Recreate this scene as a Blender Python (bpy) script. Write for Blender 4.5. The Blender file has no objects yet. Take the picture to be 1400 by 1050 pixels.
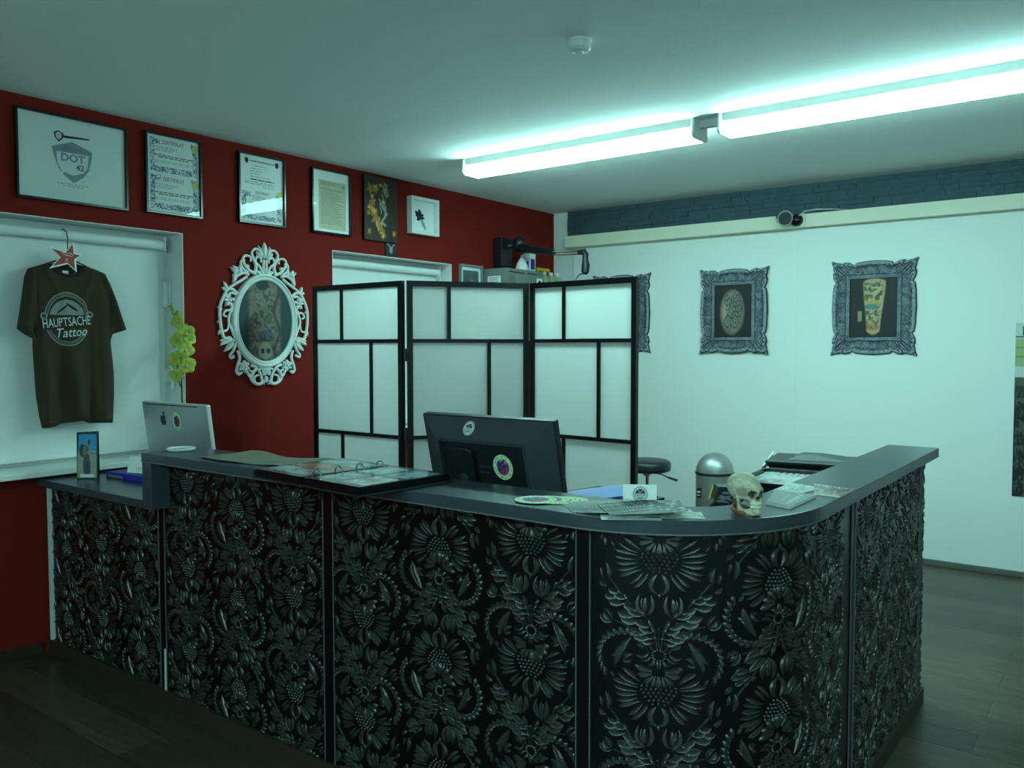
import bpy, math, random
import numpy as np
from mathutils import Vector, Matrix

random.seed(7)
RNG = np.random.default_rng(11)
SC = bpy.context.scene
COL = SC.collection

# ------------------------------------------------------------------ camera
cam_data = bpy.data.cameras.new("camera")
cam = bpy.data.objects.new("camera", cam_data)
COL.objects.link(cam)
cam_data.sensor_fit = 'HORIZONTAL'
cam_data.sensor_width = 36.0
cam_data.lens = 36.0 * 1141.04 / 1400.0
cam_data.clip_start = 0.05
_r = Vector((0.79879839, 0.60159783, -0.00108861))
_u = Vector((-0.02577314, 0.03602919, 0.99901834))
_f = Vector((-0.60104649, 0.79798618, -0.04428512))
cam.matrix_world = Matrix(((_r.x, _u.x, -_f.x, 0.0), (_r.y, _u.y, -_f.y, 0.0),
                           (_r.z, _u.z, -_f.z, 1.49766), (0, 0, 0, 1)))
SC.camera = cam

# ------------------------------------------------------------------ world and exposure
world = bpy.data.worlds.new("world")
SC.world = world
world.use_nodes = True
world.node_tree.nodes["Background"].inputs[0].default_value = (0.01, 0.012, 0.016, 1)
world.node_tree.nodes["Background"].inputs[1].default_value = 0.3
SC.view_settings.view_transform = 'Standard'
SC.view_settings.look = 'None'
SC.view_settings.gamma = 1.0
SC.view_settings.use_curve_mapping = False
SC.view_settings.exposure = 0.0
LAMP_STRENGTH = 43.0
LAMP_COLOR = (0.47, 1.0, 0.93)
try:
    SC.cycles.use_denoising = True
    SC.cycles.max_bounces = 10
    SC.cycles.diffuse_bounces = 6
    SC.cycles.transparent_max_bounces = 16
    SC.cycles.sample_clamp_indirect = 6.0
except Exception:
    pass

# ------------------------------------------------------------------ materials
def srgb(r, g, b):
    def f(c):
        c /= 255.0
        return c / 12.92 if c <= 0.04045 else ((c + 0.055) / 1.055) ** 2.4
    return (f(r), f(g), f(b), 1.0)

def mat(name, col, rough=0.6, metal=0.0, coat=0.0, spec=0.5, bump=0.0, bscale=200.0, var=0.0, vscale=8.0, trans=0.0):
    m = bpy.data.materials.new(name)
    m.use_nodes = True
    nt = m.node_tree
    b = nt.nodes["Principled BSDF"]
    if len(col) == 3:
        col = (*col, 1.0)
    b.inputs["Base Color"].default_value = col
    b.inputs["Roughness"].default_value = rough
    b.inputs["Metallic"].default_value = metal
    b.inputs["Coat Weight"].default_value = coat
    b.inputs["Coat Roughness"].default_value = 0.03
    b.inputs["Specular IOR Level"].default_value = spec
    if bump or var:
        tc = nt.nodes.new("ShaderNodeTexCoord")
    if bump:
        nz = nt.nodes.new("ShaderNodeTexNoise")
        nz.inputs["Scale"].default_value = bscale
        nz.inputs["Detail"].default_value = 3
        bp = nt.nodes.new("ShaderNodeBump")
        bp.inputs["Strength"].default_value = bump
        bp.inputs["Distance"].default_value = 0.004
        nt.links.new(tc.outputs["Object"], nz.inputs["Vector"])
        nt.links.new(nz.outputs["Fac"], bp.inputs["Height"])
        nt.links.new(bp.outputs["Normal"], b.inputs["Normal"])
    if var:
        n2 = nt.nodes.new("ShaderNodeTexNoise")
        n2.inputs["Scale"].default_value = vscale
        n2.inputs["Detail"].default_value = 5
        mx = nt.nodes.new("ShaderNodeMix")
        mx.data_type = 'RGBA'
        mx.inputs["A"].default_value = tuple(c * (1 - var) for c in col[:3]) + (1,)
        mx.inputs["B"].default_value = tuple(min(1, c * (1 + var)) for c in col[:3]) + (1,)
        nt.links.new(tc.outputs["Object"], n2.inputs["Vector"])
        nt.links.new(n2.outputs["Fac"], mx.inputs["Factor"])
        nt.links.new(mx.outputs["Result"], b.inputs["Base Color"])
    return m

def emit_mat(name, col, strength):
    m = bpy.data.materials.new(name)
    m.use_nodes = True
    nt = m.node_tree
    nt.nodes.clear()
    e = nt.nodes.new("ShaderNodeEmission")
    e.inputs[0].default_value = (*col[:3], 1)
    e.inputs[1].default_value = strength
    o = nt.nodes.new("ShaderNodeOutputMaterial")
    nt.links.new(e.outputs[0], o.inputs[0])
    return m

def glass_mat(name, tint=(1, 1, 1), rough=0.0, ior=1.5):
    m = bpy.data.materials.new(name)
    m.use_nodes = True
    nt = m.node_tree
    nt.nodes.clear()
    fr = nt.nodes.new("ShaderNodeFresnel")
    fr.inputs[0].default_value = ior
    t = nt.nodes.new("ShaderNodeBsdfTransparent")
    t.inputs[0].default_value = (*tint, 1)
    g = nt.nodes.new("ShaderNodeBsdfGlossy")
    g.inputs["Roughness"].default_value = rough
    mx = nt.nodes.new("ShaderNodeMixShader")
    o = nt.nodes.new("ShaderNodeOutputMaterial")
    nt.links.new(fr.outputs[0], mx.inputs[0])
    nt.links.new(t.outputs[0], mx.inputs[1])
    nt.links.new(g.outputs[0], mx.inputs[2])
    nt.links.new(mx.outputs[0], o.inputs[0])
    return m

def print_mat(name, rough=0.5, coat=0.0):
    m = bpy.data.materials.new(name)
    m.use_nodes = True
    nt = m.node_tree
    b = nt.nodes["Principled BSDF"]
    a = nt.nodes.new("ShaderNodeVertexColor")
    a.layer_name = "Col"
    nt.links.new(a.outputs["Color"], b.inputs["Base Color"])
    b.inputs["Roughness"].default_value = rough
    b.inputs["Coat Weight"].default_value = coat
    return m

M = {}
M['white_paint'] = mat("white_paint", (0.78, 0.78, 0.77), 0.75, bump=0.12, bscale=90)
M['ceiling'] = mat("ceiling_plaster", (0.88, 0.89, 0.88), 0.9, bump=0.5, bscale=160)
M['red_paint'] = mat("red_paint", (0.185, 0.013, 0.009), 0.85, spec=0.12, bump=0.15, bscale=120, var=0.06, vscale=2.0)
M['door_white'] = mat("door_white", (0.80, 0.80, 0.78), 0.7, bump=0.05, bscale=60)
M['reveal'] = mat("reveal_white", (0.72, 0.73, 0.72), 0.7)
M['pvc'] = mat("pvc_white", (0.78, 0.79, 0.78), 0.35)
M['blind'] = mat("blind_fabric", (0.76, 0.77, 0.76), 0.8, bump=0.1, bscale=400)
M['cream'] = mat("cream_rail", (0.76, 0.70, 0.58), 0.6)
M['slate'] = mat("slate_stone", srgb(56, 76, 86), 0.75, bump=0.9, bscale=45, var=0.40, vscale=16)
M['dark_wood'] = mat("dark_skirting", srgb(52, 38, 32), 0.5, var=0.2, vscale=20)
M['grey_skirting'] = mat("grey_skirting", srgb(96, 92, 90), 0.6)
M['black'] = mat("black_plastic", srgb(24, 25, 28), 0.45)
M['black_gloss'] = mat("black_gloss", srgb(16, 17, 19), 0.2)
M['black_wood'] = mat("black_lacquer_wood", srgb(14, 13, 14), 0.4)
M['mon_grey'] = mat("monitor_shell", srgb(50, 54, 58), 0.5, bump=0.1, bscale=500)
M['chrome'] = mat("chrome", (0.75, 0.76, 0.76), 0.12, metal=1.0)
M['steel'] = mat("brushed_steel", (0.40, 0.41, 0.39), 0.42, metal=0.7)
M['alu'] = mat("aluminium", (0.46, 0.47, 0.48), 0.42, metal=0.75)
M['alu_bright'] = mat("aluminium_edge", (0.8, 0.8, 0.8), 0.35, metal=0.4)
M['counter_top'] = mat("counter_laminate", srgb(56, 65, 72), 0.27, bump=0.06, bscale=500, var=0.10, vscale=60)
M['paper'] = mat("white_paper", (0.88, 0.88, 0.88), 0.7)
M['kraft'] = mat("kraft_paper", srgb(116, 111, 98), 0.8, var=0.08, vscale=10)
M['blue'] = mat("blue_plastic", srgb(70, 110, 190), 0.5)
M['blue_box'] = mat("blue_carton", srgb(24, 34, 160), 0.5)
M['yellow'] = mat("yellow", srgb(225, 185, 40), 0.5)
M['gold_seal'] = mat("gold_seal", srgb(205, 196, 70), 0.4)
M['shirt'] = mat("brown_cotton", srgb(58, 43, 30), 0.95, bump=0.25, bscale=500, var=0.10, vscale=7)
M['shirt_dark'] = mat("brown_cotton_rib", srgb(44, 33, 25), 0.95)
M['shirt_print'] = mat("shirt_print_grey", srgb(206, 212, 212), 0.8)
M['shirt_print_dim'] = mat("shirt_print_dim", srgb(132, 136, 132), 0.85)
M['star_red'] = mat("star_red", srgb(165, 42, 42), 0.5)
M['ink'] = mat("black_ink", srgb(22, 24, 28), 0.6)
M['ink_grey'] = mat("grey_ink", srgb(150, 164, 174), 0.7)
M['ink_mid'] = mat("mid_grey_ink", srgb(130, 132, 136), 0.7)
M['ink_red'] = mat("red_ink", srgb(170, 90, 90), 0.7)
M['orchid'] = mat("orchid_petal", srgb(176, 190, 74), 0.55, var=0.25, vscale=30)
M['orchid_lip'] = mat("orchid_lip", srgb(205, 160, 130), 0.55)
M['orchid_bud'] = mat("orchid_bud", srgb(120, 160, 50), 0.55)
M['stem'] = mat("stem_green", srgb(40, 58, 30), 0.6)
M['ceramic'] = mat("white_ceramic", (0.75, 0.76, 0.76), 0.25)
M['baroque_white'] = mat("white_lacquer_ornament", (0.74, 0.76, 0.74), 0.42)
M['bone'] = mat("bone", srgb(214, 200, 176), 0.5, var=0.22, vscale=55, bump=0.25, bscale=220)
M['tooth'] = mat("tooth", srgb(228, 222, 206), 0.35)
M['bone_brown'] = mat("stained_bone", srgb(120, 72, 52), 0.6, var=0.3, vscale=60)
M['cab_grey'] = mat("grey_metal_cabinet", srgb(120, 126, 122), 0.5)
M['screen_paper'] = mat("rice_paper", (0.78, 0.78, 0.77), 0.85)
_nt = M['screen_paper'].node_tree
_tr = _nt.nodes.new("ShaderNodeBsdfTranslucent"); _tr.inputs[0].default_value = (0.92, 0.92, 0.91, 1)
_mx = _nt.nodes.new("ShaderNodeMixShader"); _mx.inputs[0].default_value = 0.82
_nt.links.new(_nt.nodes["Principled BSDF"].outputs[0], _mx.inputs[1]); _nt.links.new(_tr.outputs[0], _mx.inputs[2])
_nt.links.new(_mx.outputs[0], _nt.nodes["Material Output"].inputs[0])
M['seat_black'] = mat("black_leatherette", srgb(38, 38, 40), 0.4, bump=0.1, bscale=200)
M['damask_base'] = mat("damask_black", srgb(7, 8, 9), 0.28, spec=0.4)
M['damask_relief'] = mat("damask_pewter", srgb(90, 89, 86), 0.34, metal=0.80, var=0.30, vscale=40, bump=0.3, bscale=260)
M['trim_edge'] = mat("trim_edge_grey", srgb(120, 120, 122), 0.4, metal=0.5)
M['trim_light'] = mat("light_trim", srgb(200, 205, 206), 0.5)
M['carcass'] = mat("counter_carcass", srgb(60, 62, 66), 0.6)
M['glass'] = glass_mat("picture_glass", ior=1.3)
M['acrylic'] = glass_mat("acrylic", (0.93, 0.96, 0.96))
M['window_glass'] = glass_mat("window_glass", (0.9, 0.95, 0.95))
M['print'] = print_mat("print_matt", 0.6)
M['print_gloss'] = print_mat("print_gloss", 0.25, 0.3)
M['diffuser'] = emit_mat("lamp_diffuser", LAMP_COLOR, LAMP_STRENGTH)
M['bottle'] = mat("pale_bottle", srgb(170, 185, 150), 0.3)

def floor_material():
    m = bpy.data.materials.new("dark_wood_floor")
    m.use_nodes = True
    nt = m.node_tree
    b = nt.nodes["Principled BSDF"]
    tc = nt.nodes.new("ShaderNodeTexCoord")
    br = nt.nodes.new("ShaderNodeTexBrick")
    br.offset = 0.37
    br.inputs["Scale"].default_value = 1.0
    br.inputs["Mortar Size"].default_value = 0.0016
    br.inputs["Brick Width"].default_value = 1.25
    br.inputs["Row Height"].default_value = 0.19
    br.inputs["Color1"].default_value = srgb(86, 77, 67)
    br.inputs["Color2"].default_value = srgb(58, 50, 44)
    br.inputs["Mortar"].default_value = srgb(24, 19, 17)
    br.inputs["Bias"].default_value = -0.1
    mp = nt.nodes.new("ShaderNodeMapping")
    mp.inputs["Scale"].default_value = (1.6, 16.0, 1.0)
    wv = nt.nodes.new("ShaderNodeTexNoise")
    wv.inputs["Scale"].default_value = 2.6
    wv.inputs["Detail"].default_value = 8
    wv.inputs["Roughness"].default_value = 0.68
    wv.inputs["Distortion"].default_value = 1.2
    mx = nt.nodes.new("ShaderNodeMix")
    mx.data_type = 'RGBA'
    mx.blend_type = 'MULTIPLY'
    mx.inputs["Factor"].default_value = 0.75
    rp = nt.nodes.new("ShaderNodeValToRGB")
    rp.color_ramp.elements[0].position = 0.32
    rp.color_ramp.elements[0].color = (0.35, 0.33, 0.32, 1)
    rp.color_ramp.elements[1].position = 0.68
    rp.color_ramp.elements[1].color = (1.25, 1.2, 1.15, 1)
    nt.links.new(tc.outputs["Object"], br.inputs["Vector"])
    nt.links.new(tc.outputs["Object"], mp.inputs["Vector"])
    nt.links.new(mp.outputs["Vector"], wv.inputs["Vector"])
    nt.links.new(wv.outputs["Fac"], rp.inputs["Fac"])
    nt.links.new(br.outputs["Color"], mx.inputs["A"])
    nt.links.new(rp.outputs["Color"], mx.inputs["B"])
    nt.links.new(mx.outputs["Result"], b.inputs["Base Color"])
    bp = nt.nodes.new("ShaderNodeBump")
    bp.inputs["Strength"].default_value = 0.15
    bp.inputs["Distance"].default_value = 0.003
    nt.links.new(wv.outputs["Fac"], bp.inputs["Height"])
    nt.links.new(bp.outputs["Normal"], b.inputs["Normal"])
    b.inputs["Roughness"].default_value = 0.34
    b.inputs["Specular IOR Level"].default_value = 0.28
    return m
M['floor'] = floor_material()

# ------------------------------------------------------------------ mesh helpers
class Basis:
    """a local frame: a along u, b along v, c along n"""
    def __init__(s, o, u, v, n=None):
        s.o = np.array(o, float)
        s.u = np.array(u, float) / np.linalg.norm(u)
        s.v = np.array(v, float) / np.linalg.norm(v)
        s.n = np.cross(s.u, s.v) if n is None else np.array(n, float)
    def __call__(s, P):
        P = np.asarray(P, float).reshape(-1, 3)
        return s.o + P[:, :1] * s.u + P[:, 1:2] * s.v + P[:, 2:3] * s.n

IDB = Basis((0, 0, 0), (1, 0, 0), (0, 1, 0))
def red_wall(y, z, x=-4.283):      # right = +y, up = +z, out of the wall = +x
    return Basis((x, y, z), (0, 1, 0), (0, 0, 1))
def white_wall(x, z, y=6.269):     # right = +x, up = +z, out of the wall = -y
    return Basis((x, y, z), (1, 0, 0), (0, 0, 1))

OFFS = {}
class MB:
    def __init__(s, basis=None):
        s.V = []; s.F = []; s.Mi = []; s.n = 0; s.B = basis or IDB
    def add(s, verts, faces, mi=0, basis=None):
        v = (basis or s.B)(verts)
        k = s.n
        s.V.append(v)
        for f in faces:
            s.F.append(tuple(int(i) + k for i in f))
        s.Mi.extend([mi] * len(faces))
        s.n += len(v)
        return s
    def box(s, a0, a1, b0, b1, c0, c1, mi=0, basis=None):
        P = [(a0, b0, c0), (a1, b0, c0), (a1, b1, c0), (a0, b1, c0), (a0, b0, c1), (a1, b0, c1), (a1, b1, c1), (a0, b1, c1)]
        F = [(3, 2, 1, 0), (4, 5, 6, 7), (0, 1, 5, 4), (1, 2, 6, 5), (2, 3, 7, 6), (3, 0, 4, 7)]
        return s.add(P, F, mi, basis)
    def prism(s, poly, c0, c1, mi=0, mis=None, basis=None):
        n = len(poly)
        P = [(x, y, c0) for x, y in poly] + [(x, y, c1) for x, y in poly]
        area = sum(poly[i][0] * poly[(i + 1) % n][1] - poly[(i + 1) % n][0] * poly[i][1] for i in range(n))
        F = [tuple(range(n - 1, -1, -1)), tuple(range(n, 2 * n))]
        F += [(i, (i + 1) % n, n + (i + 1) % n, n + i) for i in range(n)]
        if area < 0:
            F = [tuple(reversed(f)) for f in F]
        return s.add(P, F, mi, basis)
    def tube(s, pts, rad, n=10, mi=0, caps=True, basis=None, flat=None):
        pts = [np.array(p, float) for p in pts]
        m = len(pts)
        if np.isscalar(rad):
            rad = [rad] * m
        T = []
        for i in range(m):
            a = pts[max(0, i - 1)]; b = pts[min(m - 1, i + 1)]
            t = b - a
            T.append(t / (np.linalg.norm(t) + 1e-12))
        up = np.array((0, 0, 1.0)) if abs(T[0][2]) < 0.9 else np.array((1.0, 0, 0))
        nrm = up - T[0] * (up @ T[0]); nrm /= np.linalg.norm(nrm)
        P = []
        for i in range(m):
            nrm = nrm - T[i] * (nrm @ T[i]); nrm /= np.linalg.norm(nrm) + 1e-12
            bi = np.cross(T[i], nrm)
            for k in range(n):
                a = 2 * math.pi * k / n
                P.append(pts[i] + rad[i] * (math.cos(a) * nrm + math.sin(a) * bi))
        F = []
        for i in range(m - 1):
            for k in range(n):
                F.append((i * n + k, i * n + (k + 1) % n, (i + 1) * n + (k + 1) % n, (i + 1) * n + k))
        if caps:
            F.append(tuple(range(n - 1, -1, -1)))
            F.append(tuple((m - 1) * n + k for k in range(n)))
        return s.add(P, F, mi, basis)
    def lathe(s, c, prof, n=24, mi=0, axis='z', basis=None):
        P = []; F = []
        for r, h in prof:
            for k in range(n):
                a = 2 * math.pi * k / n
                x, y = r * math.cos(a), r * math.sin(a)
                q = {'z': (x, y, h), 'x': (h, x, y), 'y': (y, h, x)}[axis]
                P.append((c[0] + q[0], c[1] + q[1], c[2] + q[2]))
        m = len(prof)
        for i in range(m - 1):
            for k in range(n):
                F.append((i * n + k, i * n + (k + 1) % n, (i + 1) * n + (k + 1) % n, (i + 1) * n + k))
        F.append(tuple(range(n - 1, -1, -1)))
        F.append(tuple((m - 1) * n + k for k in range(n)))
        return s.add(P, F, mi, basis)
    def grid(s, P, mi=0, basis=None, flip=False, wrap=False):
        """P: (nv,nu,3) array"""
        nv, nu = P.shape[:2]
        F = []
        for j in range(nv - 1):
            for i in range(nu - 1 + (1 if wrap else 0)):
                i2 = (i + 1) % nu
                f = (j * nu + i, j * nu + i2, (j + 1) * nu + i2, (j + 1) * nu + i)
                F.append(tuple(reversed(f)) if flip else f)
        return s.add(P.reshape(-1, 3), F, mi, basis)
    def build(s, name, mats, parent=None, smooth=False, bevel=0.0, seg=2, angle=35):
        off = np.zeros(3)
        if parent is not None:
            off = OFFS.get(parent.name, np.zeros(3))
        V = np.vstack(s.V) - off
        me = bpy.data.meshes.new(name)
        me.from_pydata(V.tolist(), [], s.F)
        if not isinstance(mats, (list, tuple)):
            mats = [mats]
        for m_ in mats:
            me.materials.append(M[m_] if isinstance(m_, str) else m_)
        if len(mats) > 1:
            me.polygons.foreach_set("material_index", s.Mi)
        if smooth:
            me.polygons.foreach_set("use_smooth", [True] * len(me.polygons))
            me.set_sharp_from_angle(angle=math.radians(angle))
        me.update()
        o = bpy.data.objects.new(name, me)
        COL.objects.link(o)
        if parent is not None:
            o.parent = parent
            OFFS[o.name] = off
        if bevel:
            md = o.modifiers.new("bevel", 'BEVEL')
            md.width = bevel; md.segments = seg; md.limit_method = 'ANGLE'; md.angle_limit = math.radians(40)
            md.harden_normals = False
        return o

def tag(o, label=None, cat=None, group=None, kind=None):
    if label: o["label"] = label
    if cat: o["category"] = cat
    if group: o["group"] = group
    if kind: o["kind"] = kind
    return o

def thing(name, label, cat, loc=(0, 0, 0), group=None, kind=None):
    o = bpy.data.objects.new(name, None)
    o.empty_display_size = 0.05
    COL.objects.link(o)
    o.location = loc
    OFFS[o.name] = np.array(loc, float)
    return tag(o, label, cat, group, kind)

def copy_thing(root, loc=None, rotz=None, label=None, group=None):
    r = root.copy(); COL.objects.link(r)
    if loc is not None: r.location = loc
    if rotz is not None: r.rotation_euler = (0, 0, rotz)
    if label: r["label"] = label
    if group: r["group"] = group
    for ch in list(root.children):
        c = ch.copy(); COL.objects.link(c); c.parent = r
        for g in list(ch.children):
            d = g.copy(); COL.objects.link(d); d.parent = c
    return r

def structure(o):
    o["kind"] = "structure"
    return o

# ---- value noise for printed artwork
_tab = RNG.random((256, 256))
def vnoise(x, y, seed=0):
    x = np.asarray(x) + seed * 17.3; y = np.asarray(y) + seed * 9.1
    xi = np.floor(x).astype(int); yi = np.floor(y).astype(int)
    fx = x - xi; fy = y - yi
    fx = fx * fx * (3 - 2 * fx); fy = fy * fy * (3 - 2 * fy)
    g = lambda a, b: _tab[a % 256, b % 256]
    return (g(xi, yi) * (1 - fx) + g(xi + 1, yi) * fx) * (1 - fy) + (g(xi, yi + 1) * (1 - fx) + g(xi + 1, yi + 1) * fx) * fy
def fbm(x, y, seed=0, o=4):
    a = 0.5; t = 0; f = 1.0; tot = 0
    for i in range(o):
        t = t + a * vnoise(x * f, y * f, seed + i); tot += a; a *= 0.55; f *= 2.03
    return t / tot
def sm(a, b, x):
    t = np.clip((x - a) / (b - a), 0, 1)
    return t * t * (3 - 2 * t)
def C3(r, g, b):
    return np.array(srgb(r, g, b)[:3])
def mixc(c, d, t):
    t = np.asarray(t)[..., None]
    return c * (1 - t) + d * t

def painted(name, parent, basis, a0, a1, b0, b1, c, nx, ny, func, m='print', thick=0.0):
    """a flat print: a grid of coloured vertices, func(u,v)->(..,3) linear colour, u right, v up in 0..1"""
    u = np.linspace(0, 1, nx); v = np.linspace(0, 1, ny)
    U, Vv = np.meshgrid(u, v)
    colr = np.clip(func(U, Vv), 0, 1)
    P = np.stack([a0 + (a1 - a0) * U, b0 + (b1 - b0) * Vv, np.full_like(U, c)], -1)
    mb = MB(basis)
    mb.grid(P)
    cols = colr.reshape(-1, 3)
    if thick:
        mb.box(a0, a1, b0, b1, c - thick, c - 0.00005)
        cols = np.vstack([cols, np.tile([[0.55, 0.55, 0.55]], (8, 1))])
    o = mb.build(name, m, parent)
    at = o.data.color_attributes.new("Col", 'FLOAT_COLOR', 'POINT')
    rgba = np.ones((len(cols), 4)); rgba[:, :3] = cols
    at.data.foreach_set("color", rgba.ravel())
    return o

def text(name, body, basis, x, y, c, size, m, parent, align='CENTER', ext=0.0002, sx=1.0, shear=0.0, rot=0.0, bold=0.0):
    cu = bpy.data.curves.new("lettering", 'FONT')
    cu.body = body; cu.size = size; cu.align_x = align; cu.align_y = 'CENTER'; cu.extrude = ext; cu.shear = shear
    cu.resolution_u = 2; cu.offset = bold
    to = bpy.data.objects.new("lettering", cu)
    COL.objects.link(to)
    dg = bpy.context.evaluated_depsgraph_get()
    me = bpy.data.meshes.new_from_object(to.evaluated_get(dg))
    n = len(me.vertices)
    co = np.zeros(n * 3); me.vertices.foreach_get("co", co); co = co.reshape(-1, 3)
    fs = [tuple(p.vertices) for p in me.polygons]
    bpy.data.objects.remove(to); bpy.data.curves.remove(cu); bpy.data.meshes.remove(me)
    co[:, 0] *= sx
    ca, sa = math.cos(rot), math.sin(rot)
    q = co.copy()
    q[:, 0] = x + ca * co[:, 0] - sa * co[:, 1]
    q[:, 1] = y + sa * co[:, 0] + ca * co[:, 1]
    q[:, 2] = c + co[:, 2]
    return MB(basis).add(q, fs).build(name, m, parent)

def leaf_arr(p0, p1, w, h, bend=0.0, n=7, groove=0.15, peak=0.45, base=0.0):
    """a pointed leaf with a domed section between two 2D points; returns verts (x,y,h) and faces"""
    p0 = np.array(p0, float); p1 = np.array(p1, float)
    d = p1 - p0; L = np.linalg.norm(d); nn = np.array((-d[1], d[0])) / (L + 1e-9)
    mid = (p0 + p1) / 2 + nn * bend * L
    P = []
    cs = [-1, -0.6, 0, 0.6, 1]
    hs = [0, 0.9, 1 - groove, 0.9, 0]
    for i in range(n):
        t = i / (n - 1)
        q = (1 - t) ** 2 * p0 + 2 * t * (1 - t) * mid + t * t * p1
        tg = 2 * (1 - t) * (mid - p0) + 2 * t * (p1 - mid); tg /= np.linalg.norm(tg) + 1e-9
        nr = np.array((-tg[1], tg[0]))
        tt = t ** (math.log(0.5) / math.log(peak))
        prof = max(0.0, math.sin(math.pi * min(1, base + (1 - base) * tt))) ** 0.8
        for c_, hh in zip(cs, hs):
            P.append((*(q + nr * c_ * w / 2 * prof), base_h(hh, prof) * h))
    F = []
    for i in range(n - 1):
        for k in range(4):
            F.append((i * 5 + k, i * 5 + k + 1, (i + 1) * 5 + k + 1, (i + 1) * 5 + k))
    F = [tuple(reversed(f)) for f in F]
    return np.array(P), F
def base_h(hh, prof):
    return hh * (0.35 + 0.65 * prof) if prof > 0.02 else 0.0

def dot_arr(c, r, h, n=7):
    P = [(c[0] + r * math.cos(2 * math.pi * k / n), c[1] + r * math.sin(2 * math.pi * k / n), 0) for k in range(n)]
    P += [(c[0] + 0.7 * r * math.cos(2 * math.pi * k / n), c[1] + 0.7 * r * math.sin(2 * math.pi * k / n), h * 0.75) for k in range(n)]
    P.append((c[0], c[1], h))
    F = [(k, (k + 1) % n, n + (k + 1) % n, n + k) for k in range(n)] + [(n + k, n + (k + 1) % n, 2 * n) for k in range(n)]
    return np.array(P), F
def line_arr(pts, w, h):
    pts = [np.array(p, float) for p in pts]
    P = []; m = len(pts)
    for i in range(m):
        t = pts[min(m - 1, i + 1)] - pts[max(0, i - 1)]; t /= np.linalg.norm(t) + 1e-9
        nr = np.array((-t[1], t[0]))
        for c_, hh in ((-1, 0), (-0.5, 1), (0.5, 1), (1, 0)):
            P.append((*(pts[i] + nr * c_ * w / 2), hh * h))
    F = []
    for i in range(m - 1):
        for k in range(3):
            F.append(((i + 1) * 4 + k, (i + 1) * 4 + k + 1, i * 4 + k + 1, i * 4 + k))
    return np.array(P), F
def qbez(a, b, c, n=8):
    a, b, c = (np.array(q, float) for q in (a, b, c))
    return [(1 - t) ** 2 * a + 2 * t * (1 - t) * b + t * t * c for t in np.linspace(0, 1, n)]
def merge(parts):
    V = []; F = []; k = 0
    for v, f in parts:
        V.append(v); F += [tuple(i + k for i in q) for q in f]; k += len(v)
    return np.vstack(V), F
# ================================================================== THE SETTING
XR, YW, H = -4.283, 6.319, 2.70
X1, Y0 = 3.8, -3.0
mb = MB(); mb.box(XR - 0.35, X1 + 0.2, Y0 - 0.2, YW + 0.2, -0.1, 0.0)
structure(mb.build("floor", 'floor'))
mb = MB(); mb.box(XR - 0.35, X1 + 0.2, Y0 - 0.2, YW + 0.2, H, H + 0.1)
structure(mb.build("ceiling", 'ceiling'))
# red wall with two window openings
WIN = [(0.62, 2.637, 0.877, 2.133), (3.714, 4.910, 0.877, 2.139)]
mb = MB()
ys = [Y0, WIN[0][0], WIN[0][1], WIN[1][0], WIN[1][1], YW]
for i in range(5):
    if i in (1, 3):
        w = WIN[0] if i == 1 else WIN[1]
        mb.box(XR - 0.3, XR, ys[i], ys[i + 1], 0, w[2])
        mb.box(XR - 0.3, XR, ys[i], ys[i + 1], w[3], H)
    else:
        mb.box(XR - 0.3, XR, ys[i], ys[i + 1], 0, H)
structure(mb.build("wall_left", 'red_paint'))
mb = MB(); mb.box(XR - 0.3, X1 + 0.2, YW, YW + 0.2, 0, H)
structure(mb.build("wall_back", 'white_paint'))
mb = MB(); mb.box(X1, X1 + 0.2, Y0, YW, 0, H)
structure(mb.build("wall_right", 'white_paint'))
mb = MB(); mb.box(XR - 0.3, X1 + 0.2, Y0 - 0.2, Y0, 0, H)
structure(mb.build("wall_front", 'white_paint'))
# skirtings
mb = MB(); mb.box(XR, XR + 0.014, Y0, 1.84, 0, 0.052); mb.box(XR, XR + 0.014, 2.5, YW, 0, 0.052)
structure(mb.build("baseboard_left", 'dark_wood', bevel=0.003))
mb = MB(); mb.box(XR + 0.02, X1, YW - 0.068, YW - 0.052, 0, 0.036)
structure(mb.build("baseboard_back", 'grey_skirting', bevel=0.003))

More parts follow.
